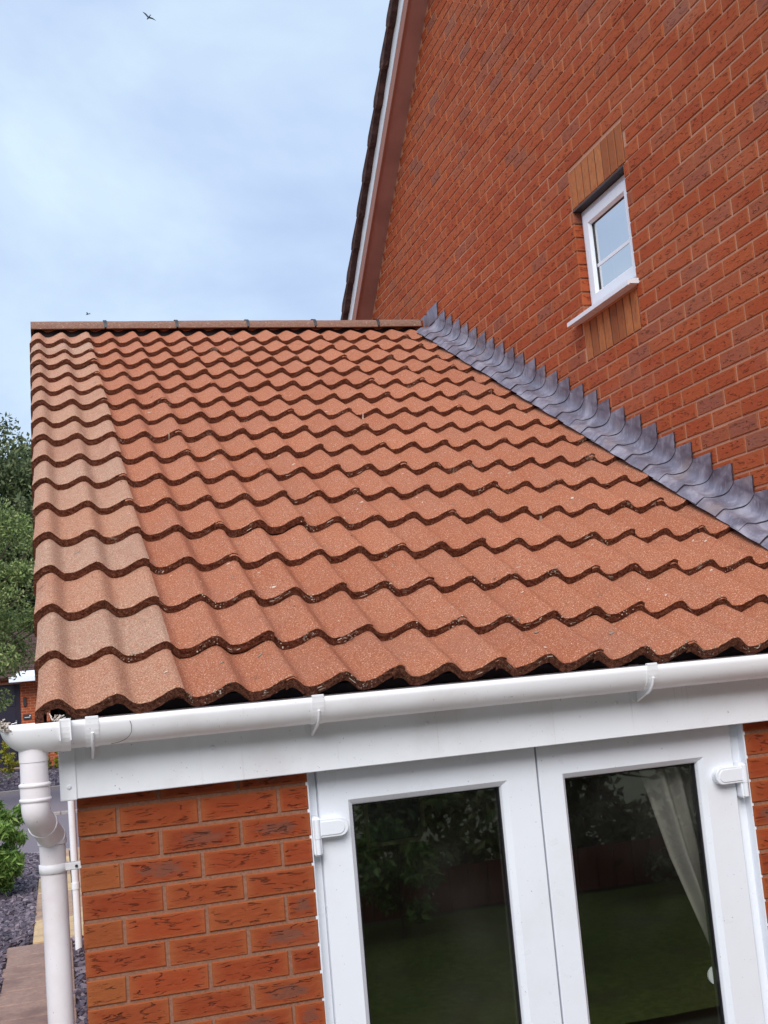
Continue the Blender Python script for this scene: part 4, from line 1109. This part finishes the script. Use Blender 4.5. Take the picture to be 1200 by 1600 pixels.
# ---- foliage
def foliage(mb, rr, centres, n, size, flat=.5, drop=0.0, shape=1.0):
    for (c_, rad) in centres:
        for _ in range(n):
            d = Vector([rr.gauss(0, 1) for _ in range(3)]); d.normalize(); d *= rad * rr.random() ** .42
            p = Vector(c_) + Vector((d.x, d.y, d.z * .75 - drop * rr.random()))
            s = size * rr.uniform(.55, 1.3)
            ax = Vector([rr.gauss(0, 1) for _ in range(3)]) + d * .6; ax.normalize()
            sd_ = ax.cross(Vector([rr.gauss(0, 1) for _ in range(3)])); sd_.normalize(); nn = ax.cross(sd_)
            L = s * shape
            mb.add([p - ax * L * .5, p + sd_ * s * .24 + nn * s * .06, p + ax * L * .5 - nn * s * .05, p - sd_ * s * .24 + nn * s * .06], [(0, 1, 2, 3)])
def tree(name, label, base, trunk_h, crown_c, crown_r, nclump, nleaf, leaf, lm, seed, group=None, tr=.16, low=-1.0, clr=.22, shape=1.0):
    rr = random.Random(seed); t_ = thing(name, label, 'tree' if 'tree' in name else 'shrub', base, group)
    B = Vector(base); C_ = Vector(crown_c); cl = []; tm = MB()
    top = B + Vector((0, 0, trunk_h))
    tm.tube(smooth_path([B, B + (top - B) * .5 + Vector((rr.uniform(-.1, .1), rr.uniform(-.1, .1), 0)), top, C_ + Vector((0, 0, crown_r[2] * .4))], 4), [tr * (1 - .07 * i) if i < 12 else tr * .15 for i in range(13)], 9)
    for i in range(nclump):
        while True:
            d = Vector([rr.uniform(-1, 1) for _ in range(3)])
            if .35 < d.length < 1 and d.z > low: break
        p = C_ + Vector((d.x * crown_r[0], d.y * crown_r[1], d.z * crown_r[2])); cl.append((p, crown_r[0] * clr * rr.uniform(.65, 1.35)))
        if i % 2 == 0: mid = top.lerp(p, .45) + Vector((0, 0, .1)); tm.tube([top.lerp(C_, .2 * rr.random()), mid, p], [tr * .35, tr * .2, tr * .05], 5)
    adopt(tm.build('trunk', M['bark']), t_)
    cm = MB(); foliage(cm, rr, cl, nleaf, leaf, shape=shape); adopt(cm.build('crown', lm), t_); return t_
tree('tree', 'tall dark green tree behind the left verge, its top against the sky', (-3.4, 50, GR), 6.5, (-3.2, 50, 7.0), (5.2, 4.0, 5.3), 330, 220, .24, M['leaf_dark'], 21, tr=.3, clr=.2)
tree('tree', 'light green tree with drooping branches, in front of the dark tree and the far bungalow', (-3.0, 23, GR), 2.2, (-2.3, 23, 2.25), (2.7, 2.0, 2.25), 140, 340, .088, M['leaf_mid'], 5, tr=.14, clr=.15)
tree('shrub', 'leafy bright green shrub at left edge on the slate bed', (-1.12, 12.4, GR), .3, (-1.10, 12.4, GR + .68), (.62, .6, .74), 90, 150, .062, M['leaf_bright'], 8, tr=.03, clr=.20, shape=2.1)
tree('shrub', 'golden leaved shrub left of the gutter pipe, across the road', (-1.40, 30.6, GR + .35), .1, (-1.38, 30.6, GR + .75), (.30, .25, .5), 14, 60, .09, M['leaf_yellow'], 9, 'golden shrubs by the far front door', .02, clr=.4)
tree('shrub', 'golden leaved shrub right of the gutter pipe, across the road', (-.33, 30.6, GR + .35), .1, (-.33, 30.6, GR + .72), (.26, .25, .5), 14, 60, .09, M['leaf_yellow'], 10, 'golden shrubs by the far front door', .02, clr=.4)
tree('shrub', 'straggly low grey green plant in the far slate bed', (-1.65, 29.3, GR + .18), .05, (-1.65, 29.3, GR + .40), (.55, .4, .26), 12, 22, .09, M['leaf_dark'], 12, None, .015, clr=.35)
tree('garden_shrub', 'low bright leafy shrub at the lawn edge, mirrored in the left-hand door glass', (2.86, -7.1, GR), .2, (2.86, -7.1, GR + .62), (.5, .4, .42), 22, 90, .10, M['leaf_bright'], 61, None, .02, clr=.3)
tree('garden_shrub', 'wide low dark green shrub at the lawn edge, mirrored in the right-hand door glass', (6.4, -7.3, GR), .2, (6.4, -7.3, GR + .35), (1.3, .4, .32), 26, 90, .10, M['leaf_dark'], 62, None, .02, clr=.2)
# garden behind the camera: seen only as reflections in the door glass
fz = thing('garden_fence', 'low red brown timber fence at the end of the lawn reflected in the door glass', 'fence', (0, -7.9, GR))
mb = MB()
for k in range(90): x = -9 + k * .2; mb.box((x, -7.95, GR), (x + .19, -7.92, GR + .42), 0)
adopt(mb.build('boards', M['fence']), fz)
for i, x in enumerate((-7.2, -4.4, -1.8, .8, 3.2, 5.6, 8.2)):
    tree('garden_shrub', ('dark leafy shrub behind the garden fence, mirrored in the door glass'), (x, -9.2, GR), .9, (x + .2, -9.0, GR + 3.3), (1.9, 1.45, 3.5), 120, 230, .15, M['leaf_mid'] if i in (0, 2, 4) else M['leaf_dark'], 40 + i, 'shrubs behind the garden fence', .07, clr=.3)
